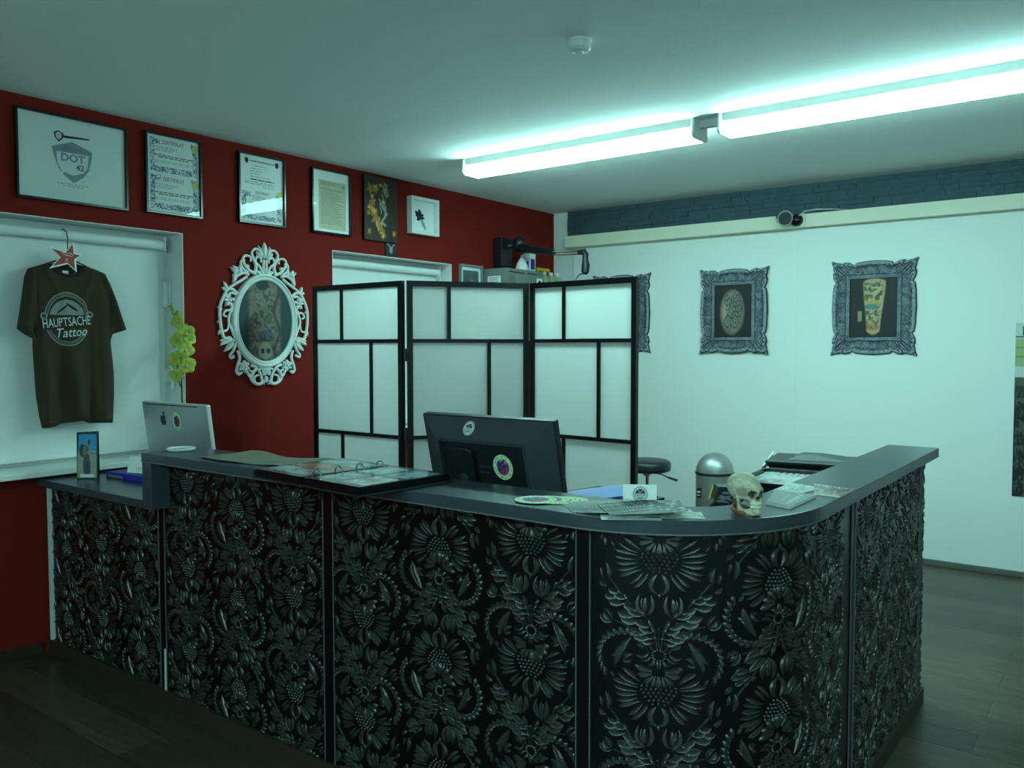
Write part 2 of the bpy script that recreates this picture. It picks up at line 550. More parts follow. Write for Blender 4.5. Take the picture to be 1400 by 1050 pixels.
# windows
def make_window(n, w):
    y0, y1, zs, z1 = w
    z0 = zs + 0.031
    root = thing("window_%d" % n, None, None, (XR - 0.15, (y0 + y1) / 2, z0), kind='structure')
    mb = MB()
    t = 0.004
    mb.box(XR - 0.3, XR + 0.001, y0, y0 + t, z0, z1)
    mb.box(XR - 0.3, XR + 0.001, y1 - t, y1, z0, z1)
    mb.box(XR - 0.3, XR + 0.001, y0, y1, z1 - t, z1)
    mb.build("reveal", 'reveal', root)
    mb = MB()
    xa, xb = XR - 0.215, XR - 0.155
    fw = 0.075
    for (a, b, c, d) in ((y0 + t, y0 + fw, z0, z1 - t), (y1 - fw, y1 - t, z0, z1 - t), (y0 + fw, y1 - fw, z0, z0 + fw), (y0 + fw, y1 - fw, z1 - fw, z1 - t)):
        mb.box(xa, xb, a, b, c, d)
    ym = (y0 + y1) / 2
    mb.box(xa, xb, ym - 0.05, ym + 0.05, z0 + fw, z1 - fw)
    # sash lip
    mb.box(xb, xb + 0.018, y1 - fw - 0.028, y1 - 0.035, z0 + 0.04, z1 - 0.04)
    mb.build("frame", 'pvc', root, bevel=0.004)
    for a, b in ((y0 + fw, ym - 0.05), (ym + 0.05, y1 - fw)):
        mb = MB(); mb.box(xa + 0.02, xa + 0.03, a, b, z0 + fw, z1 - fw)
        mb.build("pane", 'window_glass', root)
    # sill board
    mb = MB()
    mb.box(XR - 0.3, XR, y0, y1, 0.877, 0.908)
    mb.box(XR, -4.183, y0 - 0.03, y1 + 0.03, 0.877, 0.908)
    mb.build("sill", 'pvc', root, bevel=0.006)
    if n == 1:
        mb = MB()
        mb.box(xb + 0.018, xb + 0.030, 2.598, 2.628, 1.30, 1.375)
        mb.tube([(xb + 0.030, 2.613, 1.385), (xb + 0.06, 2.613, 1.385), (xb + 0.066, 2.613, 1.372), (xb + 0.066, 2.613, 1.262)], 0.0085, 8)
        mb.build("handle", 'pvc', root, smooth=True)
        mb = MB()
        mb.box(xb + 0.018, xb + 0.044, 2.585, 2.609, 1.725, 1.865); mb.box(xb + 0.018, xb + 0.038, 2.612, 2.632, 1.735, 1.865)
        mb.build("vent", 'pvc', root, bevel=0.003)
    return root
make_window(1, WIN[0]); make_window(2, WIN[1])

# sliding doors, rail and slate band on the back wall
mb = MB(); mb.box(-4.048, -2.05, 6.285, 6.315, 0.036, 2.42)
structure(mb.build("door_1", 'door_white', bevel=0.002))
mb = MB(); mb.box(-2.065, 0.25, 6.268, 6.284, 0.036, 2.40)
structure(mb.build("door_2", 'door_white', bevel=0.002))
mb = MB()
mb.box(-4.086, -1.985, 6.199, 6.30, 2.372, 2.471); mb.box(-1.983, 0.9, 6.199, 6.30, 2.372, 2.468)
structure(mb.build("trim_1", 'cream', bevel=0.002))
mb = MB()
random.seed(3)
for r in range(6):
    z = 2.480 + r * 0.0367
    x = -4.113 - random.random() * 0.004
    while x < 1.0:
        w = random.choice([0.12, 0.18, 0.22, 0.3])
        xe = min(x + w, 1.0)
        mb.box(x, xe - 0.0015, 6.295 - random.random() * 0.012, 6.319, z, min(z + 0.0357, 2.70))
        x = xe
structure(mb.build("trim_2", 'slate'))

# ---- ceiling tube lights
def make_light(x0, x1, label, dy=0.0, dz=0.0, group="tube lights in a row on the ceiling"):
    root = thing("ceiling_light", label, "ceiling light", ((x0 + x1) / 2, 4.21 + dy, H), group=group)
    mb = MB(); mb.box(x0 + 0.02, x1 - 0.02, 4.125 + dy, 4.285 + dy, 2.655 - dz, H - dz)
    mb.build("housing", 'pvc', root, bevel=0.003)
    poly = [(4.125, 2.655), (4.118, 2.612), (4.135, 2.600), (4.270, 2.600), (4.292, 2.612), (4.285, 2.655)]
    mb = MB(Basis((0, dy, -dz), (0, 1, 0), (0, 0, 1)))
    mb.prism(poly, x0 + 0.012, x1 - 0.012)
    mb.build("diffuser", 'diffuser', root)
    for xa in (x0, x1 - 0.012):
        mb = MB(Basis((0, dy, -dz), (0, 1, 0), (0, 0, 1)))
        mb.prism([(4.118, 2.700), (4.114, 2.610), (4.134, 2.597), (4.272, 2.597), (4.297, 2.610), (4.292, 2.700)], xa, xa + 0.012)
        mb.build("end_cap", 'pvc', root, bevel=0.002)
    if dz:
        for x in (x0 + .25, x1 - .25):
            mb = MB(); mb.tube([(x, 4.21 + dy, H - dz), (x, 4.21 + dy, H)], .004, 6); mb.build("suspension_rod", 'chrome', root)
    return root
make_light(-3.500, -1.905, "white ceiling tube light ending above the red wall's window side, farther of the lit row")
make_light(-1.775, -0.18, "white ceiling tube light nearer the slate band's right end, running out of the frame")
make_light(-2.7, -1.1, "added unseen white tube light behind the viewpoint, brightening the front of the room", dy=-5.1, dz=0.55, group="added tube lights brightening the front of the room")  # added out-of-view lights that lift the ceiling, floor and counter front
make_light(-0.6, 1.0, "added unseen white tube light behind the viewpoint, brightening the front of the room", dy=-5.1, dz=0.55, group="added tube lights brightening the front of the room")
make_light(1.1, 2.7, "added unseen white tube light behind the viewpoint, brightening the front of the room", dy=-5.1, dz=0.55, group="added tube lights brightening the front of the room")
mb = MB(); mb.box(-1.905, -1.775, 4.19, 4.27, 2.67, H); mb.tube([(-1.91, 4.2, 2.672), (-1.85, 4.17, 2.66), (-1.77, 4.2, 2.672)], 0.012, 8)
tag(mb.build("connector_box", 'pvc', smooth=True), "small pale connector box between the two ceiling tube lights", "connector")

# ---- smoke detector
root = thing("smoke_detector", "round white smoke detector on the ceiling", "smoke detector", (-1.79, 2.82, H))
mb = MB(); mb.lathe((-1.79, 2.82, 0), [(0.048, H), (0.048, H - 0.012)], 28)
mb.build("base_plate", 'pvc', root, smooth=True)
mb = MB(); mb.lathe((-1.79, 2.82, 0), [(0.043, H - 0.012), (0.044, H - 0.020), (0.044, H - 0.034), (0.036, H - 0.044), (0.016, H - 0.046), (0.014, H - 0.050), (0.002, H - 0.050)], 28)
mb.build("cover", 'pvc', root, smooth=True)

# ---- spot lamp clipped on the rail
root = thing("spot_lamp", "small black and chrome spot lamp on the cream rail", "spot lamp", (-2.10, 6.19, 2.42))
mb = MB(); mb.lathe((-2.045, 6.199, 2.425), [(0.046, 0), (0.046, -0.012), (0.040, -0.03), (0.022, -0.045), (0.004, -0.05)], 24, axis='y')
mb.build("base", 'black_gloss', root, smooth=True)
dv = np.array((0.55, -0.80, -0.22)); dv /= np.linalg.norm(dv)
cc = np.array((-2.105, 6.10, 2.435))
mb = MB(); mb.tube([cc - dv * 0.075, cc - dv * 0.068, cc - dv * 0.045, cc - dv * 0.01, cc + dv * 0.012], [0.012, 0.032, 0.048, 0.056, 0.057], 24)
mb.build("shade", 'black_gloss', root, smooth=True)
mb = MB(); mb.tube([cc + dv * 0.012, cc + dv * 0.022], [0.058, 0.056], 24)
rg = mb.build("ring", 'chrome', root, smooth=True)
mb = MB(); mb.tube([cc + dv * 0.0221, cc + dv * 0.0245], [0.047, 0.046], 24)
mb.build("lens", 'mon_grey', rg, smooth=True)
mb = MB(); mb.tube([(-2.045, 6.165, 2.425), (-2.07, 6.12, 2.43), tuple(cc)], 0.008, 8)
mb.build("bracket", 'black', root)
mb = MB(); mb.tube([(-2.03, 6.17, 2.445), (-1.98, 6.16, 2.482), (-1.90, 6.17, 2.49), (-1.80, 6.2, 2.485), (-1.70, 6.24, 2.475)], 0.006, 8)
mb.build("cable", 'chrome', root, smooth=True)
# ================================================================== RECEPTION COUNTER
CT = 1.072                       # counter top height
PF, PW = 1.875, -0.71            # panel planes: front y, wing x
ACX, ACY = -1.168, 2.283         # corner centre
ARX, ARY = PW - ACX, ACY - PF
YEND, XLEFT = 3.80, -3.225
_arc = [(ACX + ARX * math.sin(t), ACY - ARY * math.cos(t)) for t in np.linspace(0, math.pi / 2, 61)]
_path = [(-4.283, PF)] + _arc + [(PW, YEND)]
_pl = [0.0]
for i in range(1, len(_path)):
    _pl.append(_pl[-1] + math.dist(_path[i], _path[i - 1]))
_path = np.array(_path); _pl = np.array(_pl)
def path_at(s):
    s = np.asarray(s, float)
    x = np.interp(s, _pl, _path[:, 0]); y = np.interp(s, _pl, _path[:, 1])
    e = 0.004
    dx = np.interp(s + e, _pl, _path[:, 0]) - np.interp(s - e, _pl, _path[:, 0])
    dy = np.interp(s + e, _pl, _path[:, 1]) - np.interp(s - e, _pl, _path[:, 1])
    L = np.hypot(dx, dy) + 1e-12
    return x, y, dy / L, -dx / L           # outward normal
def s_of_x(x): return x + 4.283
def s_of_y(y): return _pl[-1] - (YEND - y)
def on_path(P):
    x, y, nx, ny = path_at(P[:, 0])
    return np.stack([x + nx * P[:, 2], y + ny * P[:, 2], P[:, 1]], 1)

# ---- one damask motif, drawn about its flower, 820 units wide and 825 high
def damask_motif():
    A = []
    hh = 14.0
    def L(a, b, w, bend=0.0, h=hh, **k):
        A.append(leaf_arr(a, b, w, h, bend, **k))
        A.append(leaf_arr((-a[0], a[1]), (-b[0], b[1]), w, h, -bend, **k))
    def S(pts, w, h=8.0):
        A.append(line_arr(pts, w, h)); A.append(line_arr([(-p[0], p[1]) for p in pts], w, h))
    # petals of the fan flower
    for a, b, w, bd in [((-118, 70), (-238, 150), 34, -.12), ((-130, 52), (-262, 108), 26, .05), ((-132, 36), (-305, 66), 36, -.06), ((-136, 12), (-300, 26), 26, .04),
                        ((-134, -6), (-288, -18), 38, .05), ((-126, -26), (-280, -66), 30, .06), ((-112, -48), (-262, -108), 40, -.08),
                        ((-98, -62), (-196, -150), 34, .06), ((-70, -66), (-176, -176), 40, .12), ((-62, -74), (-140, -140), 22, .1)]:
        L(a, b, w, bd, peak=0.62, groove=0.3)
    # seeds
    for r in range(6):
        y = 58 - r * 24
        half = [108, 112, 96, 84, 62, 38][r]
        n = [7, 8, 7, 6, 5, 3][r]
        for k in range(n):
            x = -half + 2 * half * k / (n - 1)
            if r == 0 and abs(x) < 48: continue
            A.append(dot_arr((x, y - 6 + 14 * (1 - abs(x) / 110)), 10.5, 11))
    # ring bud below the flower
    for sx in (-1, 1):
        A.append(leaf_arr((sx * 14, -72), (sx * 6, -205), 46, hh, sx * -0.62 * -1, n=9, groove=.2))
        A.append(leaf_arr((sx * 6, -190), (sx * 30, -182), 16, 9, 0))
    A.append(leaf_arr((0, -186), (0, -232), 26, 12, 0))
    # shell above the seeds
    for a, b, w in [((-40, 150), (-158, 176), 44), ((-42, 138), (-140, 118), 48), ((-34, 122), (-98, 68), 46)]:
        L(a, b, w, 0.05, peak=0.7, base=.12)
    A.append(leaf_arr((0, 124), (0, 36), 54, hh, 0, peak=0.68, base=.1))
    A.append(leaf_arr((-20, 124), (-46, 44), 34, hh, 0, peak=0.68)); A.append(leaf_arr((20, 124), (46, 44), 34, hh, 0, peak=0.68))
    # node with an eye
    for k in range(14):
        t = 2 * math.pi * k / 14
        A.append(leaf_arr((30 * math.cos(t), 250 + 24 * math.sin(t)), (54 * math.cos(t), 250 + 46 * math.sin(t)), 20, 10, 0, n=4))
    L((-22, 222), (-70, 186), 30, .2); A.append(leaf_arr((-10, 216), (-6, 158), 22, 11)); A.append(leaf_arr((10, 216), (6, 158), 22, 11))
    # tulips on the middle stems
    S(qbez((-12, 296), (-16, 380), (-62, 480)), 9)
    A.append(line_arr([(0, 300), (0, 420)], 7, 7))
    A.append(dot_arr((-4, 420), 9, 8))
    def tulip(cx, cy, s, tilt, h=hh):
        c, q = math.cos(tilt), math.sin(tilt)
        R_ = lambda x, y: (cx + s * (c * x - q * y), cy + s * (q * x + c * y))
        for a, b, w, bd in [((-4, -62), (-34, 66), 38, .42), ((4, -62), (36, 66), 38, -.42), ((0, -50), (6, 50), 44, .12), ((-12, -30), (-16, 46), 18, .2)]:
            L(R_(*a), R_(*b), w * s, bd, h, groove=.25)
    tulip(-88, 560, 1.05, 0.06)
    tulip(-342, 462, 0.72, 0.95)
    S(qbez((-36, 280), (-130, 420), (-292, 446)), 9)
    # acanthus plumes
    sp = qbez((-34, 300), (-70, 480), (-380, 660), 12)
    for i, (w, ln, bd) in enumerate([(34, 76, .25), (52, 124, .30), (60, 140, .30), (62, 140, .28), (60, 126, .26), (54, 112, .24), (46, 96, .2)]):
        p = np.array(sp[1 + int(i * 1.45)])
        L(tuple(p + (24, 6)), (p[0] - ln * .94, p[1] + ln * .04), w, bd, peak=.66, groove=.45)
        L(tuple(p + (22, 30)), (p[0] - ln * .62, p[1] + ln * .50), w * .78, .24, peak=.6, groove=.4)
        L(tuple(p + (40, 20)), (p[0] + 4, p[1] + ln * .52), w * .5, -.1, peak=.5, groove=.3)
    S(qbez((-180, 560), (-260, 640), (-330, 720)), 12)
    L((-335, 690), (-352, 810), 40, -.3); L((-372, 700), (-392, 770), 26, -.2); L((-345, 650), (-398, 690), 34, .2)
    # C scrolls with leaflets
    arc = [(-205 + 190 * math.cos(t), 215 + 170 * math.sin(t)) for t in np.linspace(math.radians(62), math.radians(222), 13)]
    for i, p in enumerate(arc[:-1]):
        q = arc[i + 1]
        d = np.array(q) - np.array(p); d /= np.linalg.norm(d)
        o = np.array((d[1], -d[0])) * 1.0
        if o @ (np.array(p) - np.array((-205, 215))) < 0: o = -o
        st = np.array(p) - o * 12
        en = np.array(p) + d * 58 + o * 28
        L(tuple(st), tuple(en), 36, .24, peak=.62)
        L(tuple(np.array(p) - o * 14), tuple(np.array(p) + d * 40 - o * 16), 18, -.1, peak=.5)
    L((-316, 116), (-282, 70), 22, .1)
    S(arc[1:], 8)
    S(qbez((-60, 268), (-110, 330), (-170, 366)), 10)
    # inner leaf, berry and twig
    L((-286, 150), (-176, 352), 62, .14, groove=.5); L((-300, 232), (-240, 300), 30, -.2); L((-320, 214), (-262, 250), 24, -.2)
    L((-226, 196), (-166, 244), 34, .35); L((-236, 206), (-176, 206), 24, -.4)
    L((-70, 286), (-144, 300), 26, -.4); L((-64, 262), (-150, 246), 24, .4); L((-140, 322), (-92, 282), 18, .1); L((-50, 240), (-118, 214), 20, .3)
    V, F = merge(A)
    return V * (0.342 / 825.0), F
_mv, _mf = damask_motif()

def damask_panel(name, s0, s1, z0, z1, parent, cols, w_out=0.0, seed=0):
    """black board with raised damask, following the counter front; cols: (offset from s0, 'up' or 'down')"""
    mb = MB()
    ns = max(2, int((s1 - s0) / 0.02) + 1)
    ss = np.linspace(s0, s1, ns)
    for w_, flip in ((0.0, False), (-0.018, True)):
        P = np.array([[(*(on_path(np.array([[s, z, w_]]))[0]),) for s in ss] for z in (z0, z1)])
        mb.grid(P, 0, flip=flip)
    for s, fl in ((s0, True), (s1, False)):
        Q = on_path(np.array([[s, z0, 0], [s, z0, -0.018], [s, z1, -0.018], [s, z1, 0]]))
        mb.add(Q, [(3, 2, 1, 0) if not fl else (0, 1, 2, 3)], 0)
    PT = np.array([[(*(on_path(np.array([[s, z1, w_]]))[0]),) for s in ss] for w_ in (0, -0.018)])
    mb.grid(PT, 0)
    per = 0.345
    for off, d in cols:
        sc = s0 + off
        zf = 0.945 if d == 'down' else 0.893
        for k in range(-1, 4):
            z = zf - k * per
            V = _mv.copy(); F = _mf
            if d == 'up':
                V[:, 1] *= -1; V[:, 0] *= -1
            V[:, 0] *= 0.97
            V[:, 0] += sc; V[:, 1] += z
            V[:, 2] *= 1.15
            inside = (V[:, 0] > s0 + .004) & (V[:, 0] < s1 - .004) & (V[:, 1] > z0 + .002) & (V[:, 1] < z1 - .002)
            if not inside.any(): continue
            keep = [f for f in F if inside[f[0]] or inside[f[2]]]
            if not keep: continue
            used = np.unique(np.concatenate([np.array(f) for f in keep]))
            remap = -np.ones(len(V), int); remap[used] = np.arange(len(used))
            W = V[used].copy()
            W[:, 0] = np.clip(W[:, 0], s0 + .003, s1 - .003); W[:, 1] = np.clip(W[:, 1], z0 + .001, z1 - .001)
            W[:, 2] += 0.0002
            mb.add(on_path(W), [tuple(remap[list(f)]) for f in keep], 1)
    return mb.build(name, ['damask_base', 'damask_relief'], parent, smooth=True, angle=60)

counter = thing("reception_counter", "black L-shaped reception counter with raised damask front panels and a rounded grey-black top", "reception counter", (-1.9, 2.0, 0))
def offset_path(w, s0, s1, n=80):
    ss = np.unique(np.concatenate([np.linspace(s0, s1, n), [s_of_x(ACX), s_of_y(ACY)]]))
    ss = ss[(ss >= s0) & (ss <= s1)]
    x, y, nx, ny = path_at(ss)
    return [(a + w * b, c + w * d) for a, b, c, d in zip(x, nx, y, ny)]
# panels
DAM = [(0.165, 'down'), (0.495, 'up'), (0.83, 'down')]
damask_panel("low_front_panel", s_of_x(-4.215), s_of_x(-3.262), 0.066, 0.829, counter, [(0.14, 'up'), (0.47, 'down'), (0.80, 'up')])
damask_panel("front_panel", s_of_x(-3.212), s_of_x(-2.222), 0.066, 1.037, counter, DAM)
damask_panel("front_panel", s_of_x(-2.168), s_of_x(-1.196), 0.066, 1.037, counter, [(0.145, 'down'), (0.478, 'up'), (0.822, 'down')])
damask_panel("corner_panel", s_of_x(-1.150), s_of_y(2.700), 0.066, 1.037, counter, [(0.185, 'down'), (0.515, 'up'), (0.845, 'down')])
damask_panel("wing_panel", s_of_y(2.745), s_of_y(3.700), 0.066, 1.037, counter, [(0.16, 'down'), (0.49, 'up'), (0.82, 'down')])
damask_panel("end_panel", s_of_y(3.73), s_of_y(3.80), 0.066, 1.037, counter, [(0.03, 'up')])
# joint bars
def joint(sa, sb, z0, z1):
    mb = MB()
    m_ = (sa + sb) / 2
    q = lambda a, b, w0, w1: on_path(np.array([[a, z0, w0], [b, z0, w0], [b, z1, w0], [a, z1, w0], [a, z0, w1], [b, z0, w1], [b, z1, w1], [a, z1, w1]]))
    F = [(3, 2, 1, 0), (4, 5, 6, 7), (0, 1, 5, 4), (1, 2, 6, 5), (2, 3, 7, 6), (3, 0, 4, 7)]
    mb.add(q(sa, sb, -0.018, 0.002), F, 0)
    mb.add(q(sa, sa + .003, -0.018, 0.006), F, 1); mb.add(q(sb - .003, sb, -0.018, 0.006), F, 1)
    return mb.build("joint_bar", ['damask_base', 'trim_edge'], counter)
joint(s_of_x(-3.262), s_of_x(-3.212), 0.066, 0.829)
joint(s_of_x(-2.222), s_of_x(-2.168), 0.066, 1.037)
joint(s_of_x(-1.196), s_of_x(-1.150), 0.066, 1.037)
joint(s_of_y(2.700), s_of_y(2.745), 0.066, 1.037)
joint(s_of_y(3.700), s_of_y(3.73), 0.066, 1.037)
mb = MB(); mb.box(-3.226, -3.215, PF - 0.008, PF + 0.02, 0.066, 0.24)
mb.build("light_edge_strip", 'trim_light', counter)
mb = MB(); mb.box(-3.262, -3.212, PF - 0.006, PF + 0.018, 0.829, 1.037)
mb.build("joint_bar", 'damask_base', counter)
mb = MB(); mb.box(-4.246, -4.223, PF - 0.012, PF + 0.018, 0.062, 0.829)
mb.build("wall_strip", 'trim_light', counter, bevel=0.002)
# plinth, inside boards
P = offset_path(0.016, s_of_x(-4.26), s_of_y(YEND)); Q = offset_path(-0.03, s_of_x(-4.26), s_of_y(YEND))
mb = MB(); mb.prism(P + Q[::-1], 0.0, 0.066)
mb.build("plinth", 'dark_wood', counter)
P = offset_path(-0.019, s_of_x(-3.22), s_of_y(YEND)); Q = offset_path(-0.14, s_of_x(-3.22), s_of_y(YEND))
mb = MB(); mb.prism(P + Q[::-1], 0.066, 1.037); mb.box(-4.27, -3.22, PF + 0.019, PF + 0.10, 0.066, 0.829)
mb.build("carcass", 'carcass', counter)
# counter top
RO = 0.5
out = [(XLEFT, 1.783), (ACX - 0.2, 1.783)]
oc = (-1.168, 2.283)
out = [(XLEFT, 1.783)] + [(oc[0] + RO * math.sin(t), oc[1] - RO * math.cos(t)) for t in np.linspace(0, math.pi / 2, 40)] + [(-0.668, 3.87)]
inn = [(-0.868, 3.87)] + [(-0.868 - 0.16 + 0.16 * math.cos(t), 2.19 - 0.16 * math.sin(t)) for t in np.linspace(0, math.pi / 2, 12)] + [(XLEFT, 2.03)]
mb = MB(); mb.prism(out + inn, CT - 0.035, CT)
mb.build("countertop", 'counter_top', counter, bevel=0.0025)
rim = lambda e: [(XLEFT, 1.783 - e)] + [(oc[0] + (RO + e) * math.sin(t), oc[1] - (RO + e) * math.cos(t)) for t in np.linspace(0, math.pi / 2, 40)] + [(-0.668 + e, 3.87)]
mb = MB(); mb.prism(rim(.0012) + rim(-.002)[::-1], CT - 0.0375, CT - 0.0335)
mb.build("edge_trim", 'trim_edge', counter)
mb = MB(); mb.prism([(-4.28, 1.822), (-3.30, 1.822), (-3.30, 1.84), (-3.227, 1.84), (-3.227, 2.47), (-4.28, 2.47)], 0.829, 0.865)
mb.build("low_countertop", 'counter_top', counter, bevel=0.0025)
mb = MB(); mb.box(XLEFT, -3.158, 1.786, 1.868, 0.842, CT - 0.035); mb.box(XLEFT, -3.19, 1.868, 2.03, 0.866, CT - 0.035)
mb.build("end_post", 'counter_top', counter, bevel=0.002)
mb = MB(); mb.box(-4.25, -4.22, PF + 0.10, 2.46, 0.0, 0.829)
mb.build("side_board", 'carcass', counter)
mb = MB(); mb.box(-3.40, -3.37, PF + 0.10, 2.46, 0, 0.829)
mb.build("side_board", 'carcass', counter)

# ---- desk behind the counter
root = thing("desk", "dark work desk behind the reception counter", "desk", (-1.9, 2.4, 0))
mb = MB(); mb.prism([(-3.2, 2.03), (-1.16, 2.03), (-0.88, 2.30), (-0.88, 3.75), (-1.45, 3.75), (-1.45, 2.75), (-3.2, 2.75)], 0.735, 0.76)
mb.build("desktop", 'counter_top', root, bevel=0.002)
for x, y in ((-3.1, 2.70), (-1.5, 2.70), (-1.40, 3.70), (-0.93, 3.70), (-3.1, 2.10)):
    mb = MB(); mb.box(x - .025, x + .025, y - .025, y + .025, 0, 0.735)
    mb.build("leg", 'black', root)
# ================================================================== THINGS ON THE RED WALL
# ---- roller blinds
def make_blind(y0, y1, zt, zb, label, chain_y=None):
    root = thing("roller_blind", label, "roller blind", (-4.40, (y0 + y1) / 2, zb), group="roller blinds in the windows")
    mb = MB(); mb.tube([(-4.385, y0, zt), (-4.385, y1, zt)], 0.026, 16)
    mb.build("tube", 'blind', root, smooth=True)
    ys = np.linspace(y0 + 0.012, y1 - 0.012, 40); zs = np.linspace(zb, zt, 24)
    P = np.zeros((24, 40, 3)); Q = np.zeros((24, 40, 3))
    for j, z in enumerate(zs):
        w = 0.0025 * np.sin(ys * 9 + z * 4) * (1 - j / 23) + 0.0015 * np.sin(ys * 23 - z * 7) * (1 - j / 23)
        P[j] = np.stack([-4.410 + w, ys, np.full(40, z)], 1)
        Q[j] = P[j] - np.array([0.0012, 0, 0])
    mb = MB(); mb.grid(P); mb.grid(Q, flip=True)
    mb.build("fabric", 'blind', root, smooth=True)
    mb = MB(); mb.box(-4.418, -4.402, y0 + 0.01, y1 - 0.01, zb - 0.014, zb + 0.004)
    mb.build("bottom_bar", 'pvc', root, bevel=0.003)
    for y in (y0, y1):
        mb = MB(); s = 1 if y == y1 else -1
        mb.tube([(-4.385, y, zt), (-4.385, y + s * 0.008, zt)], [0.030, 0.030], 16)
        mb.box(-4.408, -4.366, min(y + s * .008, y + s * .014), max(y + s * .008, y + s * .014), zt - .03, zt + .045)
        mb.build("bracket", 'pvc', root, smooth=True)
    if chain_y:
        mb = MB(); mb.tube([(-4.362, chain_y, zt), (-4.362, chain_y, 1.25)], 0.0022, 6); mb.tube([(-4.405 + .012, chain_y, zt), (-4.393, chain_y, 1.25)], 0.0022, 6)
        mb.build("chain", 'pvc', root)
    return root
make_blind(0.66, 2.572, 2.066, 0.944, "white roller blind closed behind the hanging brown t-shirt", None)
make_blind(3.765, 4.858, 2.074, 0.944, "white roller blind closed behind the folding screen", 4.866)

# ---- frames with glass
def framed(name, label, cat, y0, y1, z0, z1, fw, fm, depth=0.022, mat_in=None, group=None):
    root = thing(name, label, cat, (-4.281, (y0 + y1) / 2, z0), group=group)
    B = red_wall(0, 0, -4.281)
    mb = MB(B)
    mb.box(y0, y1, z0, z0 + fw, 0, depth); mb.box(y0, y1, z1 - fw, z1, 0, depth)
    mb.box(y0, y0 + fw, z0 + fw, z1 - fw, 0, depth); mb.box(y1 - fw, y1, z0 + fw, z1 - fw, 0, depth)
    mb.build("frame", fm, root, bevel=0.0015)
    mb = MB(B); mb.box(y0 + fw * .6, y1 - fw * .6, z0 + fw * .6, z1 - fw * .6, 0.002, 0.006)
    mb.build("backing", 'paper', root)
    return root, B
def pane(root, B, y0, y1, z0, z1, c):
    mb = MB(B); mb.add([(y0, z0, c), (y1, z0, c), (y1, z1, c), (y0, z1, c)], [(0, 1, 2, 3)])
    return mb.build("glass", 'glass', root)
def bars(B, rows, c, m, name, root):
    mb = MB(B)
    for (a0, a1, b, h) in rows:
        mb.box(a0, a1, b - h / 2, b + h / 2, c, c + 0.0004)
    return mb.build(name, m, root)
def text_rows(a0, a1, zs, h, seed, wmin=0.012, wmax=0.04, gap=0.006):
    rnd = random.Random(seed); R = []
    for (z, fl, fr) in zs:
        x = a0 + fl * (a1 - a0); xe = a0 + fr * (a1 - a0)
        while x < xe - 0.004:
            w = min(rnd.uniform(wmin, wmax), xe - x)
            R.append((x, x + w, z, h)); x += w + gap
    return R

# big frame with the shield print
root, B = framed("framed_picture", "wide black framed print of a grey shield reading DOT 42", "framed picture", 1.772, 2.318, 2.212, 2.640, 0.012, 'black_gloss')
c = 0.0066
sh = [(1.942, 2.482), (2.040, 2.519), (2.139, 2.483), (2.132, 2.43), (2.118, 2.385), (2.092, 2.35), (2.043, 2.316), (1.995, 2.352), (1.968, 2.388), (1.950, 2.44)]
inn = [(1.957, 2.472), (2.040, 2.495), (2.124, 2.472), (2.121, 2.464), (2.04, 2.468), (1.960, 2.464)]
mb = MB(B); mb.prism(sh, c, c + .0004)
shield = mb.build("shield_print", 'ink_grey', root)
mb = MB(B); mb.prism([(1.962, 2.462), (2.120, 2.462), (2.114, 2.40), (2.094, 2.372), (2.04, 2.352), (1.986, 2.372), (1.968, 2.40)], c + .0004, c + .0007)
mb.build("shield_field", 'paper', shield)
text("lettering", "DOT", B, 2.041, 2.436, c + .0010, 0.052, 'ink_grey', root, sx=1.05, bold=.0022)
text("lettering", "42", B, 2.076, 2.394, c + .0016, 0.040, 'ink_mid', root, bold=.0012)
bars(B, text_rows(1.965, 2.117, [(2.486, .22, .8), (2.476, .1, .9)], .005, 5, .006, .014, .003), c + .0008, 'ink_mid', "small_lettering", root)
mb = MB(B); mb.prism([(1.962, 2.352), (1.972, 2.345), (2.052, 2.398), (2.046, 2.408)], c + .0011, c + .0014); mb.build("brush_stroke", 'paper', root)
mb = MB(B)
mb.prism([(1.952, 2.552), (1.975, 2.563), (1.999, 2.553), (1.995, 2.528), (1.976, 2.508), (1.957, 2.528)], c, c + .0004, 0)
mb.prism([(1.997, 2.545), (2.004, 2.544), (2.125, 2.549), (2.125, 2.542), (2.004, 2.532), (1.996, 2.534)], c, c + .0004, 0)
flag = mb.build("badge_print", 'ink', root)
mb = MB(B); mb.prism([(1.960, 2.548), (1.976, 2.556), (1.991, 2.549), (1.988, 2.53), (1.976, 2.517), (1.963, 2.53)], c + .0004, c + .0007); mb.build("badge_field", 'paper', flag)
text("lettering", "DOT", B, 1.976, 2.541, c + .001, 0.0125, 'ink', root); text("lettering", "42", B, 1.976, 2.529, c + .001, 0.0115, 'ink', root)
bars(B, text_rows(1.955, 2.125, [(2.308, .05, .95), (2.298, .2, .8), (2.395, .0, .22), (2.388, .8, 1.0)], .0035, 9, .005, .02, .006), c, 'ink_grey', "signature", root)
pane(root, B, 1.784, 2.306, 2.224, 2.628, 0.012)

